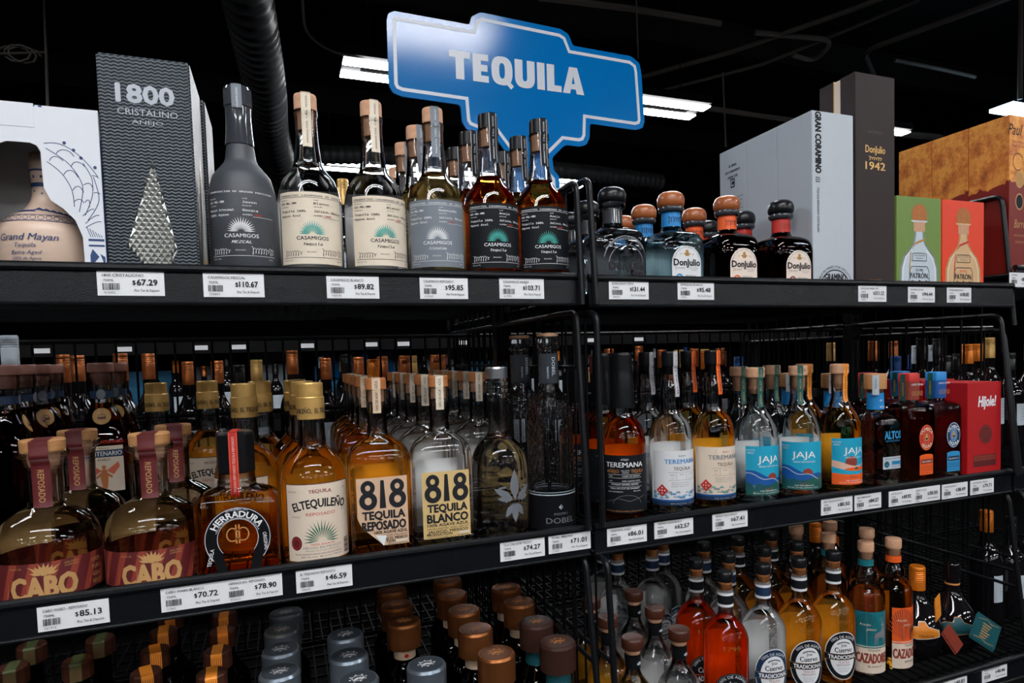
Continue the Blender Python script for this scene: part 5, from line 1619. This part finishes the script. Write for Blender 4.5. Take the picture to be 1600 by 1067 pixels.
# pale grey boxes
for i in range(3):
    y0 = .02 + i * .0972
    t = carton('gift_box', ('front pale grey box with vertical black lettering', 'middle plain pale grey box of the row of three', 'rear pale grey box with small printed text on its side')[i],
               .986, 1.093, y0, y0 + .0962, TR, .465, M['boxgrey'], None, .001)
    s = Sheet()
    s.text('GRAN CORAMINO', -.045, .358, .0150, M['ink'], 2, al='L', rot=-pi / 2, w=.118, bold=.045)
    s.rect(-.0445, .222, -.0345, .232, M['ink'], 1); s.rect(-.043, .2235, -.036, .2305, M['boxgrey'], 2); s.rect(-.041, .2255, -.038, .2285, M['ink'], 3)
    s.text('TEQUILA REPOSADO CRISTALINO', -.0415, .212, .0055, M['ink'], 2, al='L', rot=-pi / 2, w=.088, bold=.01)
    s.arc(.004, .012, .040, .040, .0022, M['ink'], 1, 40, 0, pi); s.text('DOUBLE FILTERED FOR SMOOTHNESS', .004, .012, .005, M['ink'], 2, w=.125, arc=.043)
    s.text('GRAMINO', .004, .029, .015, M['ink'], 2, w=.055, bold=.03)
    s.build('lettering', t)
    if i == 2:
        s = Sheet()
        for k, w_ in enumerate((.026, .052, .034)):
            s.text(('EL GRAN', 'DE CORAMINO', 'DESDE 1758')[k], .043, .318 - k * .013, .0055, M['ink'], 2, w=w_, bold=.03)
        s.rect(.035, .270, .050, .290, M['ink'], 1); s.rect(.0375, .273, .0475, .287, M['boxgrey'], 2); s.rect(.040, .276, .0475, .284, M['ink'], 3)
        for k in range(6):
            s.text('Tequila reposado cristalino de agave azul hecho', .043, .244 - k * .009, .0042, M['ink'], 2, w=.072 - .004 * (k % 3))
        s.build('side_lettering', t, lambda u, z, o: (-.0536 - o, .0962 - u - .005, z))

# tall dark brown box opened by a cream strip
M['brownbox'] = pm('dark_brown_card', '382f2f', .55, vary=.05, scale=30)
t = thing('gift_box', 'tall dark brown box with gold lettering, tallest on the shelf', 'box', (1.1525, .02, TR + EYE))
b = MB(); b.box(-.0545, 0, 0, .0545, .038, .448, M['brownbox']); b.build('front_half', t, bevel=.001)
b = MB(); b.box(-.0535, .038, .001, .0535, .054, .446, M['bone']); b.box(-.0545, .054, 0, .0545, .0555, .448, M['goldfoil']); b.build('inner_strip', t)
b = MB(); b.box(-.0545, .0555, 0, .0545, .094, .448, M['brownbox']); b.build('rear_half', t, bevel=.001)
s = Sheet(); O = M['goldfoil']
s.text('DonJulio', 0, .291, .0155, O, 2, w=.054, bold=.01); s.scribble(-.018, .276, .036, .010, O, 4, 2, 11, .0012); s.text('1942', 0, .257, .0165, O, 2, w=.054, bold=.02)
s.text('40% ALC. / VOL. 750 ML', 0, .030, .004, M['copperlight'], 2, w=.034); s.text('HACIENDA', 0, .33, .006, M['purplebrown'], 2, w=.04)
s.build('lettering', t)

# printed bottle boxes
M['glassprint'] = pm('printed_pale_glass', 'c4d0d8', .5, vary=.12, scale=25)
M['goldprint'] = pm('printed_golden_glass', 'd9b183', .5, vary=.15, scale=25)
for x0, col, body, sub, lab in ((1.209, 'boxgreen', 'glassprint', 'SILVER', 'green box printed with a clear corked bottle'), (1.344, 'boxorange', 'goldprint', 'REPOSADO', 'orange-red box printed with a golden corked bottle')):
    t = carton('gift_box', lab, x0, x0 + .1325, .018, .115, TR, .314, M[col], None, .0008)
    s = Sheet()
    B_ = M[body]
    prof_ = [(.0135, .150), (.0135, .128), (.018, .112), (.030, .098), (.046, .083), (.055, .06), (.058, .0), ]
    s.poly([(x, z) for x, z in prof_] + [(-x, z) for x, z in prof_][::-1], B_, 1)
    for sg in (-1, 1):
        s.line([(sg * (x - .0022), z) for x, z in prof_], .0036, M['slate' if x0 < 1.3 else 'gold'], 1.3); s.line([(sg * (x - .008), z) for x, z in prof_[3:]], .003, M['paper' if x0 < 1.3 else 'bone'], 1.2)
    s.ell(0, .1585, .024, .0040, B_, 1.5); s.rect(-.0165, .1365, .0165, .1565, M['corkw'], 2)
    s.poly([(-.021, .160), (.021, .160), (.023, .175), (.017, .188), (.006, .194), (-.006, .194), (-.017, .188), (-.023, .175)], M['cork'], 2)
    rib_ = M['gold' if x0 < 1.3 else 'red']
    s.poly([(.016, .123), (.016, .118), (-.012, .109), (-.026, .094), (-.030, .06), (-.024, .04), (-.027, .06), (-.024, .096), (-.012, .114)], rib_, 3)
    for x_, z_, w2, h2 in ((0, .083, .021, .008), (0, .027, .029, .036)):
        s.line([(x_ - w2, z_ - h2), (x_ - w2, z_ + h2 * .7), (x_ - w2 * .8, z_ + h2), (x_ + w2 * .8, z_ + h2), (x_ + w2, z_ + h2 * .7), (x_ + w2, z_ - h2)], .0013, M['ink'], 3)
    s.line([(-.021, .075), (.021, .075)], .0012, M['ink'], 3)
    s.text('100% DE AGAVE', 0, .085, .0038, M['greyink'], 4, w=.032); s.text('TEQUILA', 0, .079, .0036, M['greyink'], 4, w=.022)
    s.text(sub, 0, .053, .0055, M['ink' if x0 < 1.3 else 'orange'], 4, w=.022); s.text('PATR\u00d3N.', 0, .038, .0118, M['ink'], 4, w=.054, bold=.02)
    for sg in (-1, 1):
        s.arc(sg * .02, .030, .005, .004, .0012, M['ink'], 4, 10)
    s.ell(0, .0285, .004, .006, M['ink'], 4); s.ell(-.007, .030, .006, .002, M['ink'], 4); s.ell(.007, .030, .006, .002, M['ink'], 4)
    s.build('print', t)

# copper-patina boxes in the next bay
def patina():
    m = pm('copper_patina_card', 'a8652a', .4, metal=.35, vary=.1)
    nt = m.node_tree
    L = nt.links.new
    b = nt.nodes['Principled BSDF']
    tc = nn(nt, 'ShaderNodeTexCoord')
    n1 = nn(nt, 'ShaderNodeTexNoise'); n1.inputs['Scale'].default_value = 30; n1.inputs['Detail'].default_value = 8; n1.inputs['Roughness'].default_value = .75
    r = nn(nt, 'ShaderNodeValToRGB')
    for i, (p, c) in enumerate(((.3, '8a4a26'), (.45, 'c87630'), (.58, 'e6a048'), (.74, '9c6038'))):
        e = r.color_ramp.elements[i] if i < 2 else r.color_ramp.elements.new(p)
        e.position = p; e.color = (*srgb(c), 1)
    L(tc.outputs['Object'], n1.inputs['Vector']); L(n1.outputs['Fac'], r.inputs[0])
    # torn dark red lower part
    sp = nn(nt, 'ShaderNodeSeparateXYZ'); L(tc.outputs['Object'], sp.inputs[0])
    n2 = nn(nt, 'ShaderNodeTexNoise'); n2.inputs['Scale'].default_value = 70
    L(tc.outputs['Object'], n2.inputs['Vector'])
    def mt(op, a, c):
        n = nn(nt, 'ShaderNodeMath', operation=op)
        for i, v in enumerate((a, c)):
            if isinstance(v, (int, float)): n.inputs[i].default_value = v
            else: L(v, n.inputs[i])
        return n.outputs[0]
    edge = mt('ADD', mt('MULTIPLY', sp.outputs[1], -.13), mt('MULTIPLY', n2.outputs['Fac'], .03))
    k = mt('LESS_THAN', sp.outputs[2], mt('ADD', edge, .193))
    mx = nn(nt, 'ShaderNodeMix', data_type='RGBA')
    mx.inputs[7].default_value = (*srgb('7d2018'), 1)
    L(k, mx.inputs[0]); L(r.outputs[0], mx.inputs[6]); L(mx.outputs[2], b.inputs['Base Color'])
    return m
M['patina'] = patina()
for i in range(3):
    y0 = .024 + i * .0965
    t = carton('gift_box', ('front copper-coloured box with script lettering at the right edge', 'middle copper-coloured box behind the wire guard', 'rear copper-coloured box nearest the dark brown box')[i], 1.568, 1.668, y0, y0 + .0955, .16, .519, M['patina'], None, .0006)
    if i == 0:
        s = Sheet()
        s.text('Paul', -.03, .315, .026, M['ink'], 2, w=.05, shear=.35); s.text('Tequila Extra Anejo', -.02, .298, .006, M['brick'], 2, w=.04); s.text('Single Barrel', -.02, .288, .006, M['brick'], 2, w=.04)
        s.arc(-.02, .255, .018, .020, .0015, M['ink'], 2, 24, .3, 5.5)
        for z in (.215, .165):
            s.ell(-.014, z, .014, .019, M['tan'], 1); s.ell(-.014, z, .0115, .016, M['gold' if z > .2 else 'ink'], 2)
        s.text('Barrel', -.01, .105, .02, M['tan'], 2, w=.045, shear=.35); s.text('HECHO EN MEXICO', -.012, .085, .005, M['tan'], 2, w=.04); s.text('RESERVA', -.012, .07, .005, M['tan'], 2, w=.03)
        s.build('lettering', t)

# red boxes
for i, (x0, y0, lab) in enumerate(((1.417, .012, 'bright red box with white script and round emblem at the right end'), (1.42, .125, 'second red box behind the bright red one'))):
    t = carton('gift_box', lab, x0, x0 + .112, y0, y0 + .105, MR, -.087 + .003 * i, M['boxred'], None, .001)
    s = Sheet()
    s.text('H\u00edjole!', .008, .152, .024, M['paper'], 2, w=.058, shear=.2, bold=.03)
    s.ell(.004, .088, .0215, .0215, M['maroon'], 1); s.arc(.004, .088, .019, .019, .0015, M['brick'], 2)
    for k in range(5):
        s.line([(-.008 + k * .006, .076), (-.006 + k * .006, .1)], .0012, M['brick'], 2)
    s.rect(-.036, .016, .038, .042, M['maroon'], 1); s.rect(-.034, .029, .036, .040, M['brick'], 2); s.text('BLANCO TEQUILA', .001, .0315, .006, M['maroon'], 3, w=.06)
    s.build('print', t)

# ------------------------------------------------------------------ top shelf, left bay
put(casa('mezcal'), -.041, .060, TL, 'grey frosted opaque bottle beside the black ribbed box', -.05)
copies(casa('blanco'), [(.051, .059, .0, 'clear bottle with cream label, left of the two cream-labelled ones'), (.147, .059, .18, 'clear bottle with cream label, right of the two cream-labelled ones')], TL)
g = casa('grey')
copies(g, [(.243, .058, -.19, 'clear bottle with slate grey label, in front'), (.233, .146, .1, 'clear grey-strip bottle directly behind the slate grey label one'), (.229, .24, .1, 'third clear grey-strip bottle back in the slate grey column'), (.242, .40, .1, 'rearmost clear grey-strip bottle of the slate grey column')], TL)
a = casa('anejo')
copies(a, [(.335, .057, -.07, 'amber bottle with black label, left of the two black-labelled ones'), (.425, .057, -.13, 'amber bottle with black label nearest the wire guard'), (.327, .148, .1, 'amber black-capped bottle second in the left black-labelled column'), (.327, .24, .1, 'amber black-capped bottle third in the left black-labelled column'), (.421, .148, .1, 'amber black-capped bottle second in the column by the guard'), (.42, .24, .1, 'amber black-capped bottle third in the column by the guard')], TL)
put(wine('gold', .359), .174, .84, TL, 'gold-capped dark bottle far back between the cream-labelled bottles')

# ------------------------------------------------------------------ top shelf, middle bay
copies(dj('70'), [(.565, .062, .0, 'clear square bottle with black lettering and black ball stopper, in front'), (.566, .168, 0, 'clear ball-stoppered bottle seen through the wire guard'), (.58, .272, 0, 'rear clear ball-stoppered bottle behind the wire guard')], TR)
copies(dj('blanco'), [(.688, .062, .0, 'pale blue bottle with arched white label and wooden ball stopper'), (.693, .168, 0, 'second pale blue bottle, its blue neck band behind the front one'), (.704, .272, 0, 'rearmost pale blue bottle, only its wooden ball stopper in view')], TR)
copies(dj('repo'), [(.814, .062, .0, 'dark brown bottle with orange neck band and wooden ball stopper'), (.813, .168, 0, 'second orange-banded dark bottle behind the pale blue one')], TR)
copies(dj('anejo'), [(.945, .062, .0, 'dark brown bottle with red neck band and black ball stopper'), (.938, .168, 0, 'second red-banded dark bottle, behind the front red-banded one'), (.922, .272, 0, 'rearmost red-banded dark bottle beside the orange-banded ones')], TR)

# ------------------------------------------------------------------ middle shelf, left bay
copies(cabo(), [(-.307, .078, .14, 'squat dome bottle with maroon label at the far left, in front'), (-.180, .076, .06, 'squat dome bottle with maroon label beside the horseshoe bottle'), (-.298, .206, .1, 'squat dome bottle behind the far left squat one'), (-.167, .203, .25, 'squat dome bottle behind the squat one beside the horseshoe bottle')], ML)
put(herr(), -.068, .058, ML, 'amber faceted bottle with black horseshoe label and red strip')
e = eltq()
copies(e, [(.039, .063, .1, 'gold-capped bottle with agave label, front of the shelf'), (.030, .170, .3, 'second gold-capped bottle directly behind the front gold-capped one'), (.022, .278, -.2, 'third gold-capped bottle in the front gold-capped column'), (-.059, .172, -.35, 'gold-capped bottle standing behind the horseshoe bottle'), (-.038, .285, .2, 'gold-capped bottle second behind the horseshoe bottle'),
           (-.140, .47, .15, 'gold-capped bottle with label visible left of the horseshoe bottle'), (-.228, .46, .1, 'gold-capped bottle farthest left, above the squat bottles')], ML)
copies(eight('repo'), [(.136, .052, -.03, 'golden flat bottle with huge black numerals on peeling peach label')] + [(x, y, -.03, 'golden cork-capped bottle, %s in the peeling label column' % ORD[i + 1]) for i, (x, y) in enumerate(((.135, .2), (.136, .3), (.138, .4), (.14, .5)))], ML)
copies(eight('blanco'), [(.235, .053, -.02, 'clear flat bottle with huge black numerals on sand label, in front')] + [(x, y, .0, 'clear cork-capped bottle, %s in the sand label column' % ORD[i + 1]) for i, (x, y) in enumerate(((.233, .16), (.232, .265), (.232, .37), (.233, .475)))]
       + [(.343, .2, .0, 'clear sand-labelled bottle right behind the leaf emblem bottle')] + [(.343, .29 + .09 * i, 0, 'clear cork-capped bottle, %s in the column behind the leaf emblem bottle' % ORD[i + 1]) for i in range(4)], ML)
put(villa(), .338, .063, ML, 'silver-capped clear bottle with grey leaf emblem', -.24)
copies(dobel(), [(.430, .055, -.3, 'tall hammered clear bottle with black base label, in front'), (.412, .150, 0, 'tall hammered clear bottle behind the front hammered one')], ML)
copies(cent(), [(-.415, .30, 1.7, 'dark bottle nearest in the pink-stoppered column at the left edge'), (-.416, .38, 1.5, 'second dark bottle of the pink-stoppered column at the left edge'), (-.415, .46, .5, 'third dark bottle of the pink-stoppered column at the left edge'), (-.417, .54, .1, 'last dark bottle of the pink-stoppered column at the left edge'),
                (-.307, .41, .12, 'dark pink-stoppered bottle with medallion and winged figure label'), (-.303, .50, .1, 'dark pink-stoppered bottle behind the winged figure one')], ML)
put(wine('white', .37), -.505, .62, ML, 'pale-capped tall bottle at the upper left corner of the middle shelf')

# ------------------------------------------------------------------ middle shelf, middle bay
copies(ter('a'), [(.572, .053, -.5, 'dark label bottle in a tall black capsule beside the post'), (.578, .143, 0, 'second black-capsule bottle behind the front black-capsule one'), (.566, .233, 0, 'third black-capsule bottle seen through the wire guard')], MR)
copies(ter('b'), [(.674, .055, .0, 'clear bottle with white label and white strap, in front'), (.679, .148, .0, 'second white-strap bottle behind the front white-label one')], MR)
copies(ter('r'), [(.769, .054, .0, 'bottle with beige label and orange strap, in front'), (.777, .147, .0, 'second orange-strap bottle behind the front beige-label one')], MR)
j = jaja('blanco')
copies(j, [(.872, .056, .0, 'blue landscape label bottle beside the beige-label bottle'), (.980, .056, -.43, 'blue landscape label bottle in the middle of the three landscape ones'), (.905, .148, 0, 'clear green-strip bottle behind the left landscape label bottle'), (.994, .15, 0, 'clear green-strip bottle behind the middle landscape label bottle')], MR)
copies(jaja('repo'), [(1.088, .054, .0, 'golden bottle with blue and orange landscape label'), (1.083, .148, .0, 'golden bottle behind the blue and orange landscape one')], MR)
copies(altos(), [(1.190, .055, -.05, 'square bottle with thick wooden stopper and blue neck band, in front'), (1.172, .158, 0, 'second thick wooden-stoppered bottle behind the orange strip'), (1.150, .27, 0, 'rear thick wooden-stoppered bottle with blue neck band')], MR)
copies(olmeca('gold'), [(1.290, .055, 0, 'amber square bottle with red cap and oval emblem'), (1.28, .155, 0, 'amber red-capped bottle behind the front red-capped one')], MR)
copies(olmeca('blanco'), [(1.374, .055, .0, 'clear square bottle with blue cap and blue oval emblem'), (1.383, .155, 0, 'blue-capped bottle behind the front blue-capped one')], MR)

# ------------------------------------------------------------------ bottom shelf, middle bay
c = cuervo('red')
copies(c, [(.790, .052, -.35, 'red-amber bottle with black arched label, in front'), (.785, .142, -.15, 'red-amber bottle behind the front red-amber one')], BT)
copies(cuervo('plata'), [(.885, .056, -.22, 'clear bottle with navy and white oval label, in front'), (.870, .146, .2, 'clear navy-banded bottle second in the oval label column'), (.872, .236, .2, 'clear navy-banded bottle third in the oval label column'),
                         (.775, .30, .1, 'clear oval-label bottle standing behind the dark-stoppered bottles'), (.690, .31, .3, 'clear bottle far back beside the wire guard of the bottom shelf'), (.700, .40, .2, 'rearmost clear bottle of the bottom shelf'), (.820, .325, .2, 'clear bottle back row behind the red-amber column')], BT)
copies(cuervo('repo'), [(.978, .056, -.32, 'golden bottle with black and white oval label facing front'), (1.072, .058, -.33, 'golden bottle with tilted black and white oval label beside the teal one'), (.965, .146, .1, 'golden black-banded bottle second in the facing oval column'), (.966, .236, .1, 'golden black-banded bottle third in the facing oval column'),
                        (1.055, .146, .1, 'golden black-banded bottle second in the tilted oval column'), (1.062, .236, .1, 'golden black-banded bottle third in the tilted oval column')], BT)
copies(caz('teal'), [(1.160, .054, -.45, 'ringed bottle with teal stag label'), (1.141, .140, .0, 'pale-stoppered bottle behind the teal stag one'), (1.128, .226, .0, 'pale-stoppered bottle third in the teal stag column')], BT)
copies(caz('orange'), [(1.232, .046, .02, 'ringed dark bottle with orange stag label'), (1.247, .130, .0, 'pale-stoppered bottle behind the orange stag one'), (1.222, .215, .0, 'pale-stoppered bottle third in the orange stag column')], BT)
copies(brownstop(), [(.650, .002, .0, 'clear bottle with brown stopper and black band, nearest the red-amber bottles'), (.664, .108, .0, 'clear bottle with brown stopper and black band, second in its column'), (.672, .205, .0, 'clear bottle with brown stopper third in its column')], BT)
copies(brownstop(True), [(.556, .006, .0, 'golden bottle with brown stopper and black band beside the guard'), (.560, .108, .0, 'golden brown-stoppered bottle behind the one beside the guard'), (.572, .205, .0, 'golden brown-stoppered bottle third by the guard')], BT)
copies(agavero('orange'), [(1.325, .062, .0, 'dark round bottle with ribbed orange cap'), (1.345, .33, 0, 'dark round orange-capped bottle back row'), (1.405, .45, 0, 'dark round orange-capped bottle rearmost')], BT)
put(agavero('dark'), 1.415, .045, BT, 'dark round bottle with black cap and teal hang tag')
hangtag('teal folded hang tag with gold writing on the dark round bottle', .105, .055, 'tealdark', 'tan', 1.412, -.036, -.630, .0, .55, .1, True)
hangtag('small orange hang tag standing up beside the orange cap', .030, .050, 'straporange', 'brown', 1.284, -.020, -.560, .0, -.18, .35)
hangtag('red hang tag slanting down beside the orange emblem', .075, .026, 'brick', 'orange', 1.31, -.035, -.628, .1, .85, .1)

# ------------------------------------------------------------------ bottom shelf, left bay
copies(bigcap('grey'), [(-.024, .090, .1, 'grey-lidded bottle in front in the left grey column'), (-.022, .175, -.2, 'grey-lidded bottle second in the left grey column'), (-.020, .262, .3, 'grey-lidded bottle third in the left grey column'), (-.013, .348, 0, 'grey-lidded bottle fourth in the left grey column'),
                        (.087, .012, .2, 'grey-lidded bottle in front in the middle grey column'), (.082, .102, .0, 'grey-lidded bottle second in the middle grey column'), (.084, .190, .4, 'grey-lidded bottle third in the middle grey column'), (.192, .016, .0, 'single grey-lidded bottle in front of the copper lids')], BT)
copies(bigcap('copper'), [(.305, .008, .0, 'bright copper-lidded bottle in the very front'), (.300, .115, .2, 'copper-lidded bottle second behind the bright copper one'), (.304, .210, .1, 'copper-lidded bottle third behind the bright copper one'), (.304, .304, 0, 'copper-lidded bottle fourth behind the bright copper one'), (.316, .392, 0, 'copper-lidded bottle fifth behind the bright copper one'),
                          (.189, .205, .0, 'copper-lidded bottle nearest in the left copper column'), (.191, .293, 0, 'copper-lidded bottle second in the left copper column'), (.195, .382, 0, 'copper-lidded bottle rearmost in the left copper column'), (.414, .203, 0, 'copper-lidded bottle behind the dark brown lids'), (.417, .291, 0, 'copper-lidded bottle rearmost behind the dark brown lids')], BT)
copies(bigcap('brown'), [(.412, .004, 0, 'dark brown lidded bottle in front by the guard'), (.410, .098, 0, 'dark brown lidded bottle second by the guard')], BT)
copies(stripcap(), [(-.118, .085, .05, 'orange-strip wooden-capped bottle nearest in the right strip column'), (-.117, .168, 0, 'orange-strip wooden-capped bottle second in the right strip column'), (-.116, .252, .1, 'orange-strip wooden-capped bottle third in the right strip column'), (-.119, .336, 0, 'orange-strip wooden-capped bottle fourth in the right strip column'),
                    (-.212, .132, .25, 'orange-strip wooden-capped bottle nearest in the left strip column'), (-.213, .216, .2, 'orange-strip wooden-capped bottle second in the left strip column'), (-.213, .30, .1, 'orange-strip wooden-capped bottle third in the left strip column'), (-.214, .384, .1, 'orange-strip wooden-capped bottle fourth in the left strip column')], BT)
copies(stripcap(True), [(-.412, .243, .1, 'green-strip wooden-capped bottle at the lower left corner'), (-.412, .328, .1, 'green-strip wooden-capped bottle behind the lower left corner one'), (-.322, .225, .1, 'dim green-strip bottle right of the lower left corner'), (-.310, .31, .1, 'dim green-strip bottle second right of the lower left corner')], BT)

# ------------------------------------------------------------------ rear halves: wine and other bottles behind the wire backs
W = {}
def rear(kind, x, y, z, top, label, group):
    k = (kind, round(top - z, 2))
    if k in W:
        o = dup(W[k])
    else:
        o = W[k] = wine(kind, top - z)
    put(o, x, y, z, label, random.uniform(-.4, .4), group)
for kind, x, y, top in (('copper', -.46, .78, .034), ('copper', -.46, .90, .034), ('copper', -.345, .77, .034), ('copper', -.305, .87, .034), ('copper', -.22, .88, .012), ('copper', -.155, .90, .012), ('gold', -.06, .86, .012), ('copper', .028, .89, .03), ('copper', .113, .89, .012), ('copper', .2, .89, .012),
                        ('copper', .262, .86, .012), ('copper', .31, .79, .012), ('gold', .345, .87, .012), ('copper', .395, .79, .012), ('black', .16, .80, .02), ('orange', .225, .78, .005), ('copper', .43, .88, .012), ('black', -.10, .80, .0)):
    rear(kind, x, y, ML, top, '%s-capped wine bottle behind the wires of the left bay' % kind, 'wine bottles behind the left bay')
for kind, x, y, top in (('copper', .955, .80, .02), ('copper', 1.06, .80, .023), ('copper', 1.145, .80, .01), ('gold', 1.21, .80, .008), ('copper', 1.27, .80, .007), ('gold', 1.34, .84, .008), ('copper', 1.42, .86, .005)):
    rear(kind, x * (.98), y, MR, top, '%s-capped wine bottle behind the middle bay wires' % kind, 'wine bottles behind the middle bay')
rk = ('black', 'orange', 'black', 'blue', 'red', 'gold', 'black', 'white', 'copper')
for i in range(14):
    rear(rk[i % 9], .60 + i * .065, .92 if i % 2 else .75, MR, (-.02, .0, -.04)[i % 3], 'dim bottle with %s cap deep behind the middle bay' % rk[i % 9], 'dim bottles deep in the middle bay')
for i in range(18):
    rear(rk[(i * 4 + 2) % 9], 1.64 + (i % 6) * .09, .30 + (i // 6) * .16, MR, (.02, -.03, -.0)[i % 3], 'dim bottle with %s cap in the right bay beyond the end guard' % rk[(i * 4 + 2) % 9], 'dim bottles in the right bay')
for i in range(6):
    rear(rk[(i * 5 + 1) % 9], 1.64 + (i % 6) * .09, .12 + (i // 6) * .16, BT, (-.42, -.45)[i % 2], 'dim bottle with %s cap low in the right bay' % rk[(i * 5 + 1) % 9], 'dim bottles low in the right bay')

# across the next aisle, seen only through the wires
far = []
for i in range(34):
    rear(rk[(i * 7) % 9], -.95 + i * .115, 2.72 + .1 * (i % 2), -.29, (.06, .03, .0)[i % 3], 'tiny %s-capped bottle across the next aisle' % rk[(i * 7) % 9], 'bottles across the next aisle')
for i in range(9):
    t = carton('carton', 'pale blue-grey carton on the shelf across the next aisle', -.75 + i * .31, -.55 + i * .31, 3.0, 3.2, -.29, -.02 + .05 * (i % 3), M[('sky', 'slate', 'pale')[i % 3]], 'cartons across the next aisle', .002)
for i in range(12):
    b = MB(); b.box(-.032, -.001, -.011, .032, 0, .011, M['paper'])
    o = b.build('price_tag', None, (-1.0 + i * .27 + .05 * (i % 3), 2.579, .088 + EYE)); tag(o, 'tiny white price tag across the next aisle', 'price tag', 'price tags across the next aisle')
t = thing('hanging_sign', 'blue sign far across the store seen between the wires', 'sign', (.42, 2.95, -.02 + EYE))
b = MB(); b.box(-.2, 0, -.07, .2, .01, .11, M['signblue']); b.build('board', t)
